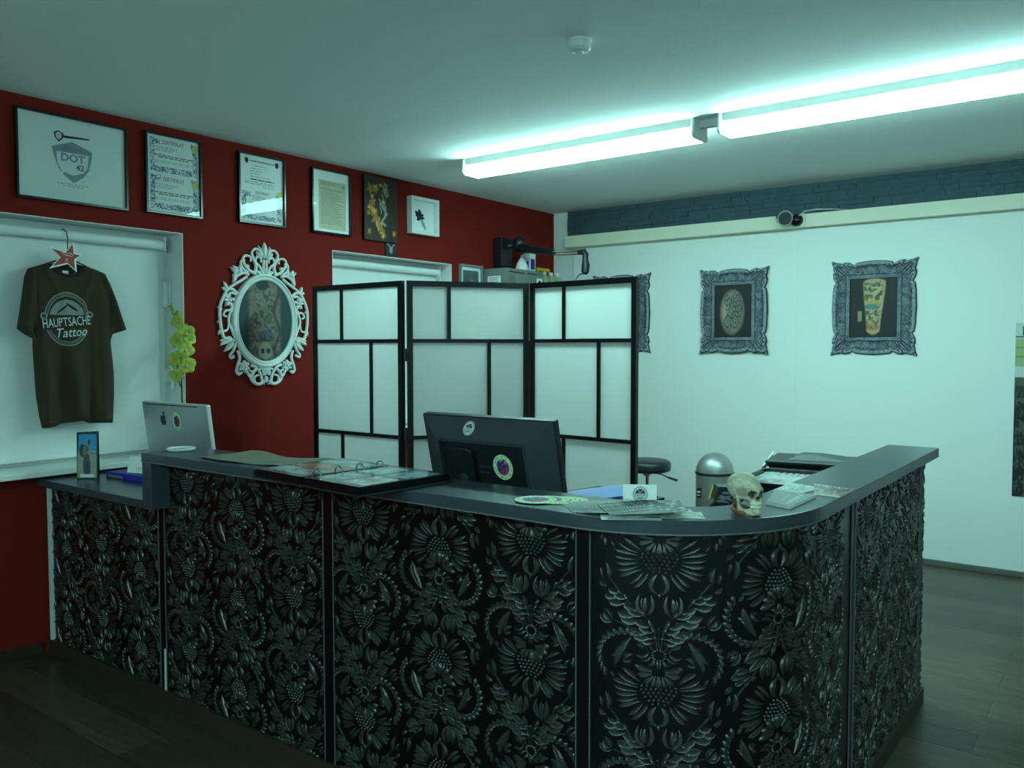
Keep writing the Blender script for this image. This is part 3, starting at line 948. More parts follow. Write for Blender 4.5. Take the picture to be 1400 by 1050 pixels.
def cert_paint(full=True, top_plain=False, two=False):
    paper = C3(238, 241, 240); ink = C3(52, 70, 130)
    def f(u, v):
        img = np.tile(paper, u.shape + (1,)).astype(float)
        img *= (0.97 + 0.05 * vnoise(u * 9, v * 9, 3))[..., None]
        def border(u, v, img, x0, x1, y0, y1, w, wy):
            inside = (u > x0) & (u < x1) & (v > y0) & (v < y1)
            core = (u > x0 + w) & (u < x1 - w) & (v > y0 + wy) & (v < y1 - wy)
            topgap = (v > y1 - wy) & (u > x0 + .22 * (x1 - x0)) & (u < x1 - .12)
            band = inside & ~core & ~topgap
            n = np.sin(u * 95 + 3 * np.sin(v * 70)) * np.sin(v * 80 + 3 * np.sin(u * 60)) + (fbm(u * 34, v * 40, 4) - .5) * 2.2
            k = np.where(band, sm(-0.25, 0.25, n) * .95, 0)
            return mixc(img, ink, k)
        if two:
            img = border(u, v, img, .06, .965, .035, .485, .085, .075)
            img = border(u, v, img, .06, .965, .525, .965, .085, .075)
        elif top_plain:
            img = border(u, v, img, .05, .95, .04, .46, .09, .075)
        return img
    return f
# certificate sheet with two certificates
root, B = framed("framed_certificate", "black framed sheet with two blue bordered certificates, one above the other", "framed certificate", 2.416, 2.752, 2.222, 2.656, 0.013, 'black_gloss')
painted("certificate_sheet", root, B, 2.429, 2.739, 2.235, 2.643, c, 120, 160, cert_paint(two=True))
for dz in (0, -0.200):
    text("lettering", "ZERTIFIKAT", B, 2.583, 2.612 + dz, c + .0006, 0.031, 'ink_red', root, sx=0.80)
    bars(B, text_rows(2.475, 2.66, [(2.584 + dz, .0, .75), (2.575 + dz, .1, .7), (2.566 + dz, .0, .55)], .0022, 3), c + .0003, 'ink_mid', "text_lines", root)
    bars(B, text_rows(2.475, 2.70, [(2.540 + dz, .0, 1), (2.530 + dz, .08, .9)], .0045, 4), c + .0003, 'ink', "bold_lines", root)
    bars(B, text_rows(2.465, 2.71, [(2.510 + dz, .0, 1), (2.502 + dz, .05, .9), (2.480 + dz, .55, .95)], .0018, 6), c + .0003, 'ink_mid', "text_lines", root)
    mb = MB(B); mb.prism([(2.716 + .020 * (1 + .06 * (k % 2)) * math.cos(k * math.pi / 16), 2.603 + dz + .020 * (1 + .06 * (k % 2)) * math.sin(k * math.pi / 16)) for k in range(32)], c + .0006, c + .0012)
    mb.build("seal", 'gold_seal', root)
pane(root, B, 2.427, 2.741, 2.233, 2.645, 0.013)
# certificate with shields above a bordered half
root, B = framed("framed_certificate", "black framed certificate whose glass mirrors the ceiling light, between the two window bays", "framed certificate", 2.992, 3.328, 2.236, 2.655, 0.012, 'black_gloss')
painted("certificate_sheet", root, B, 3.004, 3.316, 2.248, 2.643, c, 110, 140, cert_paint(top_plain=True))
for y in (3.056, 3.272):
    mb = MB(B); mb.prism([(y - .014, 2.622), (y, 2.628), (y + .014, 2.622), (y + .011, 2.602), (y, 2.590), (y - .011, 2.602)], c + .0003, c + .0007); mb.build("shield_print", 'ink', root)
bars(B, text_rows(3.08, 3.25, [(2.612, .0, 1)], .006, 21, .008, .016, .003), c + .0003, 'ink', "bold_lines", root)
bars(B, text_rows(3.04, 3.25, [(2.585, .35, .75), (2.567, .2, .55), (2.552, .2, .6), (2.537, .2, .55), (2.52, .2, .85), (2.488, .0, 1), (2.478, .0, 1), (2.464, .6, 1)], .003, 22), c + .0003, 'ink_mid', "text_lines", root)
bars(B, text_rows(3.07, 3.26, [(2.503, .05, .95)], .006, 23, .02, .05), c + .0003, 'ink', "bold_lines", root)
text("lettering", "ZERTIFIKAT", B, 3.163, 2.425, c + .0006, 0.026, 'ink_mid', root, sx=0.74)
bars(B, text_rows(3.075, 3.25, [(2.405, .1, .6), (2.395, .1, .65), (2.385, .1, .4), (2.365, .0, .9), (2.352, .1, 1)], .003, 25), c + .0003, 'ink_mid', "text_lines", root)
mb = MB(B); mb.prism([(3.292 + .021 * math.cos(k * math.pi / 16), 2.432 + .021 * math.sin(k * math.pi / 16)) for k in range(32)], c + .0006, c + .0012)
mb.build("seal", 'gold_seal', root)
pane(root, B, 3.002, 3.318, 2.246, 2.645, 0.012)
# document in a white mount
root, B = framed("framed_document", "black framed yellowed document in a wide white mount", "framed document", 3.536, 3.868, 2.238, 2.655, 0.012, 'black_gloss')
def doc_paint(u, v):
    img = np.tile(C3(205, 196, 168), u.shape + (1,)).astype(float)
    img *= (0.9 + 0.18 * fbm(u * 5, v * 6, 8))[..., None]
    return img
painted("document_sheet", root, B, 3.600, 3.830, 2.270, 2.585, c, 30, 40, doc_paint)
bars(B, text_rows(3.61, 3.82, [(2.573, .02, .75), (2.566, .02, .6), (2.558, .02, .8), (2.53, .02, .9), (2.522, .02, .86)] + [(2.505 - .0105 * k, .03, .75 + .2 * ((k * 7) % 5) / 5) for k in range(20)], .0032, 31, .01, .03, .004), c + .0003, 'ink_mid', "text_lines", root)
mb = MB(B); mb.box(3.797, 3.822, 2.545, 2.568, c + .0003, c + .0006); mb.build("stamp", 'ink_grey', root)
pane(root, B, 3.546, 3.858, 2.248, 2.645, 0.012)
# dark canvas with golden flowers
def canvas_paint(u, v):
    base = mixc(C3(46, 34, 28), C3(66, 46, 34), fbm(u * 4, v * 5, 12))
    rnd = random.Random(5)
    img = base
    n1 = fbm(u * 16, v * 20, 14)
    cl = np.zeros_like(u)
    for (x, y, r) in [(.17, .80, .085), (.33, .81, .08), (.24, .60, .07), (.18, .52, .08), (.27, .46, .09), (.33, .36, .11), (.40, .32, .08), (.44, .23, .09), (.50, .17, .08), (.56, .10, .07), (.60, .80, .06), (.62, .87, .07), (.47, .88, .04), (.22, .69, .05), (.12, .42, .05), (.55, .62, .04), (.14, .13, .05), (.9, .15, .06)]:
        d = np.hypot((u - x), (v - y) * 1.25) / r
        ang = np.arctan2(v - y, u - x)
        k = sm(1.15, .6, d * (1 + .28 * np.cos(5 * ang + x * 30)))
        cl = np.maximum(cl, k)
    img = mixc(img, C3(196, 138, 58), cl * (.35 + .75 * n1))
    img = mixc(img, C3(236, 186, 96), cl * sm(.55, .75, n1))
    ln = np.zeros_like(u)
    for (x0, y0, x1, y1, w) in [(.58, .84, .66, .70, .016), (.66, .70, .56, .56, .016), (.56, .56, .66, .44, .016), (.66, .44, .50, .30, .02), (.50, .30, .62, .26, .02), (.52, .74, .60, .62, .012), (.44, .66, .56, .50, .012), (.70, .78, .66, .62, .012), (.62, .56, .62, .40, .02), (.5, .45, .46, .6, .012), (.66, .84, .72, .74, .014)]:
        px, py = x1 - x0, y1 - y0
        t = np.clip(((u - x0) * px + (v - y0) * py) / (px * px + py * py), 0, 1)
        d = np.hypot(u - x0 - t * px + .012 * (n1 - .5), v - y0 - t * py)
        ln = np.maximum(ln, sm(w * 1.6, w * .4, d))
    img = mixc(img, C3(168, 178, 168), ln * .8)
    eye = sm(.10, .05, np.hypot((u - .68), (v - .66) * 1.4))
    img = mixc(img, C3(14, 12, 12), eye * .9)
    st = sm(.45, .6, vnoise(u * 26, v * 3, 31)) * sm(.68, .8, u)
    return mixc(img, C3(26, 20, 18), st * .5)
root = thing("canvas_painting", "dark canvas with golden flowers and pale skeletal lines, unframed", "painting", (-4.281, 4.137, 2.236))
B = red_wall(0, 0, -4.281)
mb = MB(B); mb.box(3.980, 4.298, 2.236, 2.674, 0.0, 0.0245)
mb.build("stretcher", 'black_wood', root, bevel=0.002)
painted("painted_front", root, B, 3.980, 4.298, 2.236, 2.674, 0.0249, 72, 96, canvas_paint)
# small skull picture tucked below it
def deer_paint(u, v):
    img = mixc(C3(20, 24, 26), C3(34, 44, 46), fbm(u * 5, v * 5, 6))
    k = sm(.2, .1, np.hypot((u - .5), (v - .45) * .62)); img = mixc(img, C3(150, 170, 165), k * (.5 + .6 * fbm(u * 14, v * 14, 2)))
    for sx in (-1, 1):
        a = np.abs((u - .5) * sx - (v - .62) * .9); k = sm(.10, .02, a) * (v > .6) * ((u - .5) * sx > 0)
        img = mixc(img, C3(150, 170, 165), k * .9)
    return img
root = thing("small_print", "small dark print of a pale horned skull, below the flower canvas", "print", (-4.281, 4.25, 2.144))
B = red_wall(0, 0, -4.281)
mb = MB(B); mb.box(4.196, 4.302, 2.144, 2.232, 0, 0.006); mb.build("board", 'black', root)
painted("printed_front", root, B, 4.196, 4.302, 2.144, 2.232, 0.0064, 30, 26, deer_paint)
# white shadow box
y0, y1, z0, z1 = 4.418, 4.715, 2.324, 2.594
root = thing("shadow_box", "deep white box frame with a dark winged object, right of the flower canvas", "framed picture", (-4.281, 4.56, 2.324))
B = red_wall(0, 0, -4.281)
mb = MB(B); fw = .024; d = .05
mb.box(y0, y1, z0, z0 + fw, 0, d); mb.box(y0, y1, z1 - fw, z1, 0, d); mb.box(y0, y0 + fw, z0 + fw, z1 - fw, 0, d); mb.box(y1 - fw, y1, z0 + fw, z1 - fw, 0, d)
mb.build("frame", 'pvc', root, bevel=0.002)
mb = MB(B); mb.box(y0 + .01, y1 - .01, z0 + .01, z1 - .01, 0.001, 0.008); mb.build("backing", 'paper', root)
mb = MB(B)
def lf(a, b, w, h, bend=0, base=0.0085):
    v, f = leaf_arr(a, b, w, h, bend); v[:, 2] += base; return v, f
for a, b, w, bd in [((4.545, 2.46), (4.495, 2.50), .03, .2), ((4.545, 2.455), (4.498, 2.462), .03, -.2), ((4.55, 2.46), (4.535, 2.515), .028, .1), ((4.55, 2.455), (4.585, 2.475), .026, .2), ((4.545, 2.45), (4.51, 2.435), .028, .2), ((4.55, 2.45), (4.595, 2.448), .02, 0), ((4.54, 2.47), (4.555, 2.50), .016, 0), ((4.54, 2.47), (4.54, 2.43), .05, 0)]:
    v, f = lf(a, b, w, .012, bd); mb.add(v, f)
mb.build("winged_figure", 'ink', root, smooth=True)
mb = MB(B)
v, f = lf((4.556, 2.445), (4.610, 2.362), .026, .008); mb.add(v, f)
mb.build("blade", 'ink_grey', root, smooth=True)
pane(root, B, y0 + fw, y1 - fw, z0 + fw, z1 - fw, .03)
# small framed picture behind the screen
def face_paint(u, v):
    img = mixc(C3(58, 74, 74), C3(90, 108, 106), v)
    k = sm(.34, .2, np.hypot(u - .52, (v - .45) * .8)); img = mixc(img, C3(140, 124, 116), k * .8)
    k = sm(.06, .02, np.abs(v - .62 + .35 * (u - .5))) * (np.abs(u - .5) < .22); img = mixc(img, C3(40, 34, 34), k)
    return img * (0.85 + .3 * fbm(u * 9, v * 9, 4))[..., None]
root, B = framed("framed_picture", "small grey framed picture of a face, half hidden behind the folding screen", "framed picture", 4.990, 5.272, 1.78, 2.150, 0.018, 'cab_grey')
painted("picture_print", root, B, 5.035, 5.228, 1.83, 2.105, c, 30, 42, face_paint)
pane(root, B, 5.008, 5.254, 1.80, 2.13, .013)

# ---- oval baroque frame
root = thing("ornate_oval_picture", "ornate white oval frame with a dark tattooed figure, between the two windows", "ornate frame", (-4.281, 3.170, 1.27))
YC, ZC = 3.1705, 1.658
KY, KZ = 0.001117, 0.000945
B = red_wall(YC, ZC, -4.281)
EA, EB = 0.1965, 0.2475
def oval_paint(u, v):
    x = (u - .5) * 2; y = (v - .5) * 2
    n = fbm(u * 9, v * 11, 21, 5); n2 = fbm(u * 28, v * 30, 5)
    img = mixc(C3(30, 52, 54), C3(44, 62, 62), n)
    body = sm(.66, .5, np.abs(x + .02)) * sm(-1.1, -.9, y)
    img = mixc(img, mixc(C3(96, 92, 82), C3(128, 112, 98), n), body * .9)
    head = sm(1.05, .8, np.hypot((x + .06) / .30, (y - .62) / .28)); img = mixc(img, mixc(C3(70, 74, 72), C3(140, 140, 124), n2), head)
    hat = sm(1.1, .9, np.hypot((x + .10) / .24, (y - .88) / .14)); img = mixc(img, C3(34, 44, 52), hat)
    eyes = sm(1, .4, np.hypot((x - .04) / .10, (y - .58) / .10)); img = mixc(img, C3(40, 40, 38), eyes * .7)
    tor = sm(1.1, .8, np.hypot((x + .03) / .24, (y - .05) / .42)); img = mixc(img, mixc(C3(84, 88, 84), C3(134, 134, 120), n2), tor * .85)
    skirt = sm(1.1, .9, np.hypot((x - .0) / .30, (y + .38) / .16)); img = mixc(img, mixc(C3(64, 70, 78), C3(96, 98, 102), n2), skirt)
    dk = sm(.50, .62, n2) * sm(.9, .3, np.abs(x)); img = mixc(img, C3(44, 42, 40), dk * .75)
    rt = sm(.10, .0, np.abs(x - .42 + .1 * np.sin(y * 6))); img = mixc(img, C3(40, 38, 38), rt * .8)
    skl = sm(1.08, .9, np.hypot((x + .02) / .24, (y + .73) / .22)); img = mixc(img, mixc(C3(110, 112, 100), C3(140, 140, 124), n), skl)
    for ex in (-.12, .10):
        e = sm(1.1, .8, np.hypot((x - ex) / .075, (y + .74) / .07)); img = mixc(img, C3(34, 38, 36), e)
    ln = sm(.02, .005, np.abs(y + .48)); img = mixc(img, C3(30, 34, 34), ln * .6)
    return np.clip((img - .02) * 1.9 + .02, .012, 1)
nr, na = 52, 120
rr = np.linspace(0, 1, nr); aa = np.linspace(0, 2 * math.pi, na, endpoint=False)
Ag, Rg = np.meshgrid(aa, rr)
Px = EA * Rg * np.cos(Ag); Py = EB * Rg * np.sin(Ag)
mb = MB(B); mb.grid(np.stack([Px, Py, np.full_like(Px, .012)], -1), wrap=True)
o = mb.build("picture_print", 'print', root)
cols = np.clip(oval_paint(Px / EA / 2 + .5, Py / EB / 2 + .5), 0, 1)
at = o.data.color_attributes.new("Col", 'FLOAT_COLOR', 'POINT'); rgba = np.ones((nr * na, 4)); rgba[:, :3] = cols.reshape(-1, 3); at.data.foreach_set("color", rgba.ravel())
mb = MB(B); mb.add([(EA * math.cos(a), EB * math.sin(a), .017) for a in aa], [tuple(range(na))]); mb.build("glass", 'glass', root)
prof = [(-.004, 0), (-.004, .014), (.002, .024), (.008, .025), (.011, .020), (.018, .022), (.026, .030), (.034, .027), (.038, .012), (.038, 0)]
P = np.array([[((EA + p) * math.cos(a), (EB + p) * math.sin(a), h) for a in aa] for p, h in prof])
mb = MB(B); mb.grid(P, wrap=True, flip=True)
ring = mb.build("oval_ring", 'baroque_white', root, smooth=True, angle=50)
# scrollwork drawn in photo-crop units about the centre
mb = MB(B)
def T(pts, r0, r1, mirror=True, h=.014):
    pts = [np.array(p, float) for p in pts]
    # Catmull-Rom smoothing
    Q = []
    for i in range(len(pts) - 1):
        p0 = pts[max(0, i - 1)]; p1 = pts[i]; p2 = pts[i + 1]; p3 = pts[min(len(pts) - 1, i + 2)]
        for t in np.linspace(0, 1, 6, endpoint=False):
            Q.append(.5 * ((2 * p1) + (-p0 + p2) * t + (2 * p0 - 5 * p1 + 4 * p2 - p3) * t * t + (-p0 + 3 * p1 - 3 * p2 + p3) * t ** 3))
    Q.append(pts[-1])
    rad = [(r0 + (r1 - r0) * i / (len(Q) - 1)) * .001 for i in range(len(Q))]
    for s in ((1, -1) if mirror else (1,)):
        mb.tube([(s * q[0] * KY, q[1] * KZ, h) for q in Q], rad, 8)
def LF(a, b, w, bend=0.0, h=.022, mirror=True):
    for s in ((1, -1) if mirror else (1,)):
        v, f = leaf_arr((s * a[0] * KY, a[1] * KZ), (s * b[0] * KY, b[1] * KZ), w * .001, h - .006, bend * s, groove=.3)
        v[:, 2] += .006
        mb.add(v, f)
def DOT(p, r, h=.02, mirror=True):
    for s in ((1, -1) if mirror else (1,)):
        v, f = dot_arr((s * p[0] * KY, p[1] * KZ), r * .001, h - .006, 10); v[:, 2] += .006; mb.add(v, f)
# finial
LF((0, 395), (0, 508), 34, 0, .03, False); LF((10, 400), (36, 482), 26, -.15, .028); LF((14, 395), (52, 446), 22, -.2, .026)
T([(16, 300), (34, 345), (60, 372), (52, 405), (28, 398), (26, 372)], 9, 6)
T([(70, 300), (58, 345), (76, 395), (84, 430), (62, 456), (34, 446), (34, 424)], 11, 6)
T([(6, 296), (10, 340), (8, 392)], 8, 8)
LF((0, 290), (0, 345), 26, 0, .03, False); LF((20, 285), (62, 322), 26, .2); LF((4, 285), (30, 300), 20, .2)
T([(60, 298), (104, 318), (140, 372), (126, 406), (92, 400), (92, 372)], 11, 6)
T([(112, 300), (146, 330), (152, 368), (128, 376)], 9, 6)
LF((100, 330), (122, 352), 18, .3)
# upper shoulder
T([(104, 290), (140, 296), (176, 276), (196, 246), (186, 300), (176, 330)], 9, 8)
LF((160, 300), (152, 356), 24, .1); LF((164, 300), (196, 342), 24, -.1); LF((168, 296), (206, 308), 20, .1); LF((160, 292), (140, 326), 20, 0); LF((176, 290), (200, 262), 22, .2)
DOT((166, 304), 11, .03)
LF((186, 300), (214, 330), 14, 0); LF((186, 268), (204, 232), 20, -.2)
T([(116, 276), (150, 250), (196, 220), (236, 188), (250, 160), (236, 150), (214, 168), (186, 160)], 9, 8)
LF((236, 180), (256, 236), 24, .1); LF((240, 176), (270, 200), 20, .1)
# side rail
T([(176, 166), (206, 190), (236, 186), (262, 140), (282, 80), (284, 10), (276, -60), (262, -110), (236, -120)], 9, 10)
for a, b in [((226, 130), (232, 170)), ((226, 128), (258, 156)), ((228, 120), (262, 124)), ((224, 112), (248, 84)), ((218, 112), (208, 78)), ((214, 122), (196, 140))]:
    LF(a, b, 24, .1, .026)
DOT((224, 120), 12, .03)
T([(206, 80), (224, 60), (250, 56), (262, 30), (244, 20)], 8, 6)
T([(196, -110), (214, -60), (232, -10), (224, 40), (204, 60)], 8, 7)
T([(262, -70), (240, -60), (232, -20)], 7, 5)
LF((270, -50), (292, -96), 18, .1); LF((266, 60), (294, 84), 18, -.2); LF((276, 0), (298, -20), 14, 0)
# lower leaves
LF((206, -110), (282, -160), 36, .12, .026); LF((200, -130), (262, -196), 34, -.1, .026); LF((196, -116), (236, -150), 26, 0, .028); LF((214, -100), (286, -128), 22, -.1)
T([(190, -140), (206, -190), (226, -216), (224, -236), (204, -232)], 9, 7); DOT((206, -226), 10, .022)
T([(178, -190), (168, -236), (182, -282), (190, -322), (174, -340), (156, -326)], 10, 7); DOT((176, -332), 11, .022)
for a, b in [((140, -290), (140, -248)), ((140, -290), (178, -270)), ((140, -292), (172, -316)), ((136, -294), (128, -334)), ((134, -290), (104, -306)), ((136, -286), (112, -262))]:
    LF(a, b, 26, .1, .028)
DOT((138, -290), 12, .032)
T([(128, -320), (104, -360), (92, -330), (112, -316)], 9, 7)
T([(100, -284), (66, -300), (40, -340), (30, -390), (46, -404), (74, -396), (78, -360), (52, -348)], 10, 7)
T([(60, -300), (92, -340), (98, -372), (76, -400), (40, -408), (16, -386)], 11, 8)
T([(0, -296), (20, -320), (14, -350)], 9, 8)
LF((0, -290), (0, -352), 30, 0, .028, False); LF((0, -352), (0, -402), 26, 0, .024, False); LF((10, -300), (52, -316), 22, .1)
LF((30, -390), (10, -412), 16, 0)
mb.build("scrollwork", 'baroque_white', ring, smooth=True, angle=60)

# ---- t-shirt on its hanger, with the star in front
def sheet(poly, res, hf, x0, thick, mb, mi=0):
    """a cloth sheet filling a (y,z) outline; hf(y,z) = bulge towards the room"""
    poly = np.array(poly)
    lo, hi = poly.min(0), poly.max(0)
    ny = int((hi[0] - lo[0]) / res) + 2; nz = int((hi[1] - lo[1]) / res) + 2
    Y, Z = np.meshgrid(lo[0] + np.arange(ny + 1) * res - res / 2, lo[1] + np.arange(nz + 1) * res - res / 2)
    def inside(y, z):
        r = np.zeros(y.shape, bool); n = len(poly); j = n - 1
        for i in range(n):
            yi, zi = poly[i]; yj, zj = poly[j]
            cnd = ((zi > z) != (zj > z)) & (y < (yj - yi) * (z - zi) / (zj - zi + 1e-12) + yi)
            r ^= cnd; j = i
        return r
    cy = (Y[:-1, :-1] + Y[1:, 1:]) / 2; cz = (Z[:-1, :-1] + Z[1:, 1:]) / 2
    cell = inside(cy, cz)
    idx = -np.ones(Y.shape, int); used = np.zeros(Y.shape, bool)
    cnt = np.zeros(Y.shape, int)
    for dj in (0, 1):
        for di in (0, 1):
            used[dj:dj + cell.shape[0], di:di + cell.shape[1]] |= cell
            cnt[dj:dj + cell.shape[0], di:di + cell.shape[1]] += cell
    idx[used] = np.arange(used.sum())
    P = np.stack([Y[used], Z[used]], 1); bd = cnt[used] < 4
    a = poly; b = np.roll(poly, -1, 0); d = b - a; L2 = (d ** 2).sum(1) + 1e-12
    for k in np.nonzero(bd)[0]:
        t = np.clip(((P[k] - a) * d).sum(1) / L2, 0, 1); q = a + d * t[:, None]
        P[k] = q[((q - P[k]) ** 2).sum(1).argmin()]
    F = [(idx[j, i], idx[j, i + 1], idx[j + 1, i + 1], idx[j + 1, i]) for j, i in zip(*np.nonzero(cell))]
    dist = np.full(len(P), 9.0)
    for k in range(len(poly)):
        t = np.clip(((P - a[k]) @ d[k]) / L2[k], 0, 1); dist = np.minimum(dist, np.hypot(*(P - a[k] - t[:, None] * d[k]).T))
    h = hf(P[:, 0], P[:, 1]) * (.15 + .85 * sm(0, .022, dist))
    V1 = np.stack([x0 + thick + h, P[:, 0], P[:, 1]], 1)
    mb.add(V1, F, mi, IDB)
    V2 = np.stack([np.full(len(P), x0), P[:, 0], P[:, 1]], 1)
    mb.add(V2, [tuple(reversed(f)) for f in F], mi, IDB)
    n = len(P); base = mb.n - 2 * n
    # close the rim
    from collections import Counter
    ed = Counter()
    for f in F:
        for k in range(4): ed[(f[k], f[(k + 1) % 4])] += 1
    for (p, q) in list(ed):
        if (q, p) not in ed:
            mb.F.append((int(base + q), int(base + p), int(base + n + p), int(base + n + q))); mb.Mi.append(mi)
XS = -4.345
shirt_poly = [(1.948, 1.915), (1.900, 1.903), (1.845, 1.882), (1.828, 1.84), (1.812, 1.73), (1.788, 1.588), (1.825, 1.560), (1.874, 1.534), (1.868, 1.575), (1.862, 1.60),
              (1.858, 1.50), (1.862, 1.40), (1.868, 1.26), (1.880, 1.16), (1.893, 1.096), (1.955, 1.104), (1.975, 1.115), (2.09, 1.122), (2.12, 1.108), (2.243, 1.100), (2.252, 1.25), (2.254, 1.37), (2.246, 1.46), (2.240, 1.53),
              (2.252, 1.568), (2.29, 1.580), (2.328, 1.592), (2.305, 1.66), (2.280, 1.74), (2.245, 1.83), (2.218, 1.882), (2.170, 1.900), (2.113, 1.915), (2.095, 1.888), (2.066, 1.868), (2.035, 1.860), (2.0, 1.866), (1.968, 1.885)]
def shirt_h(y, z):
    t = np.clip((1.9 - z) / .8, 0, 1)
    f = .012 + .026 * np.exp(-((y - 1.90) / .026) ** 2) * sm(1.62, 1.3, z) + .040 * np.exp(-((y - 2.055 + .02 * np.sin(z * 5)) / .042) ** 2) * sm(1.66, 1.3, z) - .016 * np.exp(-((y - 1.975) / .020) ** 2) * t - .020 * np.exp(-((y - 2.122) / .016) ** 2) * t
    f = f + .028 * np.exp(-((y - 2.195) / .03) ** 2) * t + .020 * np.exp(-(((y - 1.84) + (1.75 - z) * .18) / .02) ** 2) * sm(1.5, 1.62, z) + .020 * np.exp(-(((y - 2.25) - (1.75 - z) * .25) / .02) ** 2) * sm(1.5, 1.62, z)
    f = f + .007 * np.sin(y * 60 + z * 9) * sm(1.55, 1.15, z) + .012 * sm(1.9, 1.75, z)
    f = f + .010 * np.exp(-(((y - 1.93) - (1.86 - z) * .45) / .018) ** 2) * sm(1.60, 1.75, z) + .010 * np.exp(-(((y - 2.14) + (1.86 - z) * .35) / .018) ** 2) * sm(1.60, 1.75, z)
    # side seams of the body lie behind the sleeves
    f = f - .010 * np.exp(-((y - 1.872) / .006) ** 2) * sm(1.5, 1.55, z) - .010 * np.exp(-((y - 2.232) / .006) ** 2) * sm(1.5, 1.55, z)
    return np.maximum(f, .002)
root = thing("t_shirt", "dark brown t-shirt with a round grey print, hung in front of the window blind", "t-shirt", (XS, 2.03, 1.096))
mb = MB(); sheet(shirt_poly, 0.0075, shirt_h, XS, .012, mb)
body = mb.build("shirt_body", 'shirt', root, smooth=True, angle=80)
mb = MB()
cur = [(1.948, 1.915), (1.955, 1.898), (1.968, 1.882), (1.985, 1.870), (2.0, 1.864), (2.035, 1.857), (2.066, 1.865), (2.082, 1.875), (2.095, 1.888), (2.106, 1.902), (2.113, 1.915)]
mb.tube([(XS + .018, a, b) for a, b in cur], [.006] * 3 + [.009] * 5 + [.006] * 3, 8)
mb.build("collar", 'shirt_dark', root, smooth=True)
mb = MB(); mb.prism([(1.95, 1.915), (1.99, 1.925), (2.07, 1.925), (2.112, 1.915), (2.09, 1.885), (2.035, 1.862), (1.98, 1.875)], XS - .002, XS + .004, basis=Basis((0, 0, 0), (0, 1, 0), (0, 0, 1)))
mb.build("back_neck", 'shirt_dark', root)
mb = MB(); mb.box(XS + .004, XS + .006, 2.008, 2.036, 1.868, 1.884); mb.build("neck_label", 'paper', root)
# round print follows the cloth
def on_shirt(P2, lift=.0012):
    P2 = np.asarray(P2, float)
    return np.stack([XS + .012 + shirt_h(P2[:, 0], P2[:, 1]) + lift, P2[:, 0], P2[:, 1]], 1)
PCY, PCZ, PR = 2.012, 1.640, 0.112
PRZ = 0.135
mb = MB()
def ringp(r0, r1, a0, a1, n, lift, mi=0):
    ts = np.linspace(a0, a1, n)
    P = np.array([on_shirt([(PCY + r * PR * math.cos(t), PCZ + r * PRZ * math.sin(t)) for t in ts], lift) for r in (r1, r0)])
    mb.grid(P, mi, flip=False)
D2 = math.radians
for a0, a1 in ((8, 172), (205, 335)):
    ringp(.955, 1.0, D2(a0), D2(a1), 60, .0014); ringp(.84, .87, D2(a0 + 2), D2(a1 - 2), 50, .0014)
for k in range(44):
    a = D2(10 + k * 162 / 43); ringp(.885, .94, a - .012, a + .012, 2, .0014)
for k in range(30):
    a = D2(207 + k * 126 / 29); ringp(.885, .94, a - .012, a + .012, 2, .0014)
# half disc with crossed tools
ts = np.linspace(D2(14), D2(166), 40)
P = np.array([on_shirt([(PCY + .78 * PR * math.cos(t), PCZ + .0 + (.72 * PRZ * math.sin(t)) * s + (1 - s) * .02) for t in ts], .0013) for s in (1.0, .75, .5, .25, 0.0)])
mb.grid(P)
# side curls
for sx in (-1, 1):
    for k in range(12):
        a0 = 2 * math.pi * k / 12; a1 = 2 * math.pi * (k + 1) / 12
        cx, cz_ = PCY + sx * 1.0 * PR, PCZ + .10 * PRZ + (.012 if sx > 0 else 0)
        P = np.array([on_shirt([(cx + r * math.cos(a), cz_ + r * math.sin(a)) for a in (a0, a1)], .0014) for r in (.018, .010)])
        mb.grid(P)
mb.build("round_print", 'shirt_print_dim', body)
# banner lettering
def shirt_text(body_txt, cy, cz, size, m, rot, sx=1.0, shear=0.0, name="lettering"):
    o = text(name, body_txt, Basis((0, 0, 0), (0, 1, 0), (0, 0, 1)), cy, cz, 0, size, m, body, sx=sx, rot=rot, shear=shear)
    n = len(o.data.vertices); co = np.zeros(n * 3); o.data.vertices.foreach_get("co", co); co = co.reshape(-1, 3)
    off = OFFS.get(o.name, np.zeros(3)); w = co + off
    q = on_shirt(w[:, 1:3], .0026) - off; q[:, 0] += co[:, 0] * 0 + np.where(w[:, 0] > 0, .0003, 0)
    o.data.vertices.foreach_set("co", q.ravel()); o.data.update()
    return o
shirt_text("HAUPTSACHE", PCY - .002, PCZ - .016, .064, 'shirt_print', .10, sx=.60)
shirt_text("Tattoo", PCY + .016, PCZ - .068, .066, 'shirt_print', .10, sx=.85, shear=.35)
mb = MB()
for (a, b, w) in [((-.055, .022), (.012, .082), .010), ((.055, .040), (-.012, .082), .014)]:
    v, f = leaf_arr((PCY + a[0], PCZ + a[1]), (PCY + b[0], PCZ + b[1]), w, .001, 0)
    mb.add(on_shirt(v[:, :2], .0022), f, 0, IDB)
for dz, sl in ((.012, .10), (-.045, .10)):
    P = np.array([on_shirt([(PCY + t * PR * .95, PCZ + dz + sl * t * PR + e) for t in np.linspace(-1, 1, 24)], .0016) for e in (.0014, -.0014)])
    mb.grid(P, 0)
mb.build("tool_print", 'shirt_dark', body)
root = thing("coat_hanger", "black hanger with wire hook inside the brown t-shirt's neck", "hanger", (XS + .006, 2.035, 1.93))
mb = MB(); mb.tube([(XS + .008, 1.90, 1.900), (XS + .008, 1.97, 1.928), (XS + .008, 2.035, 1.945), (XS + .008, 2.09, 1.928), (XS + .008, 2.165, 1.897)], [.003, .004, .004, .004, .003], 8)
mb.build("shoulder_bar", 'black', root, smooth=True)
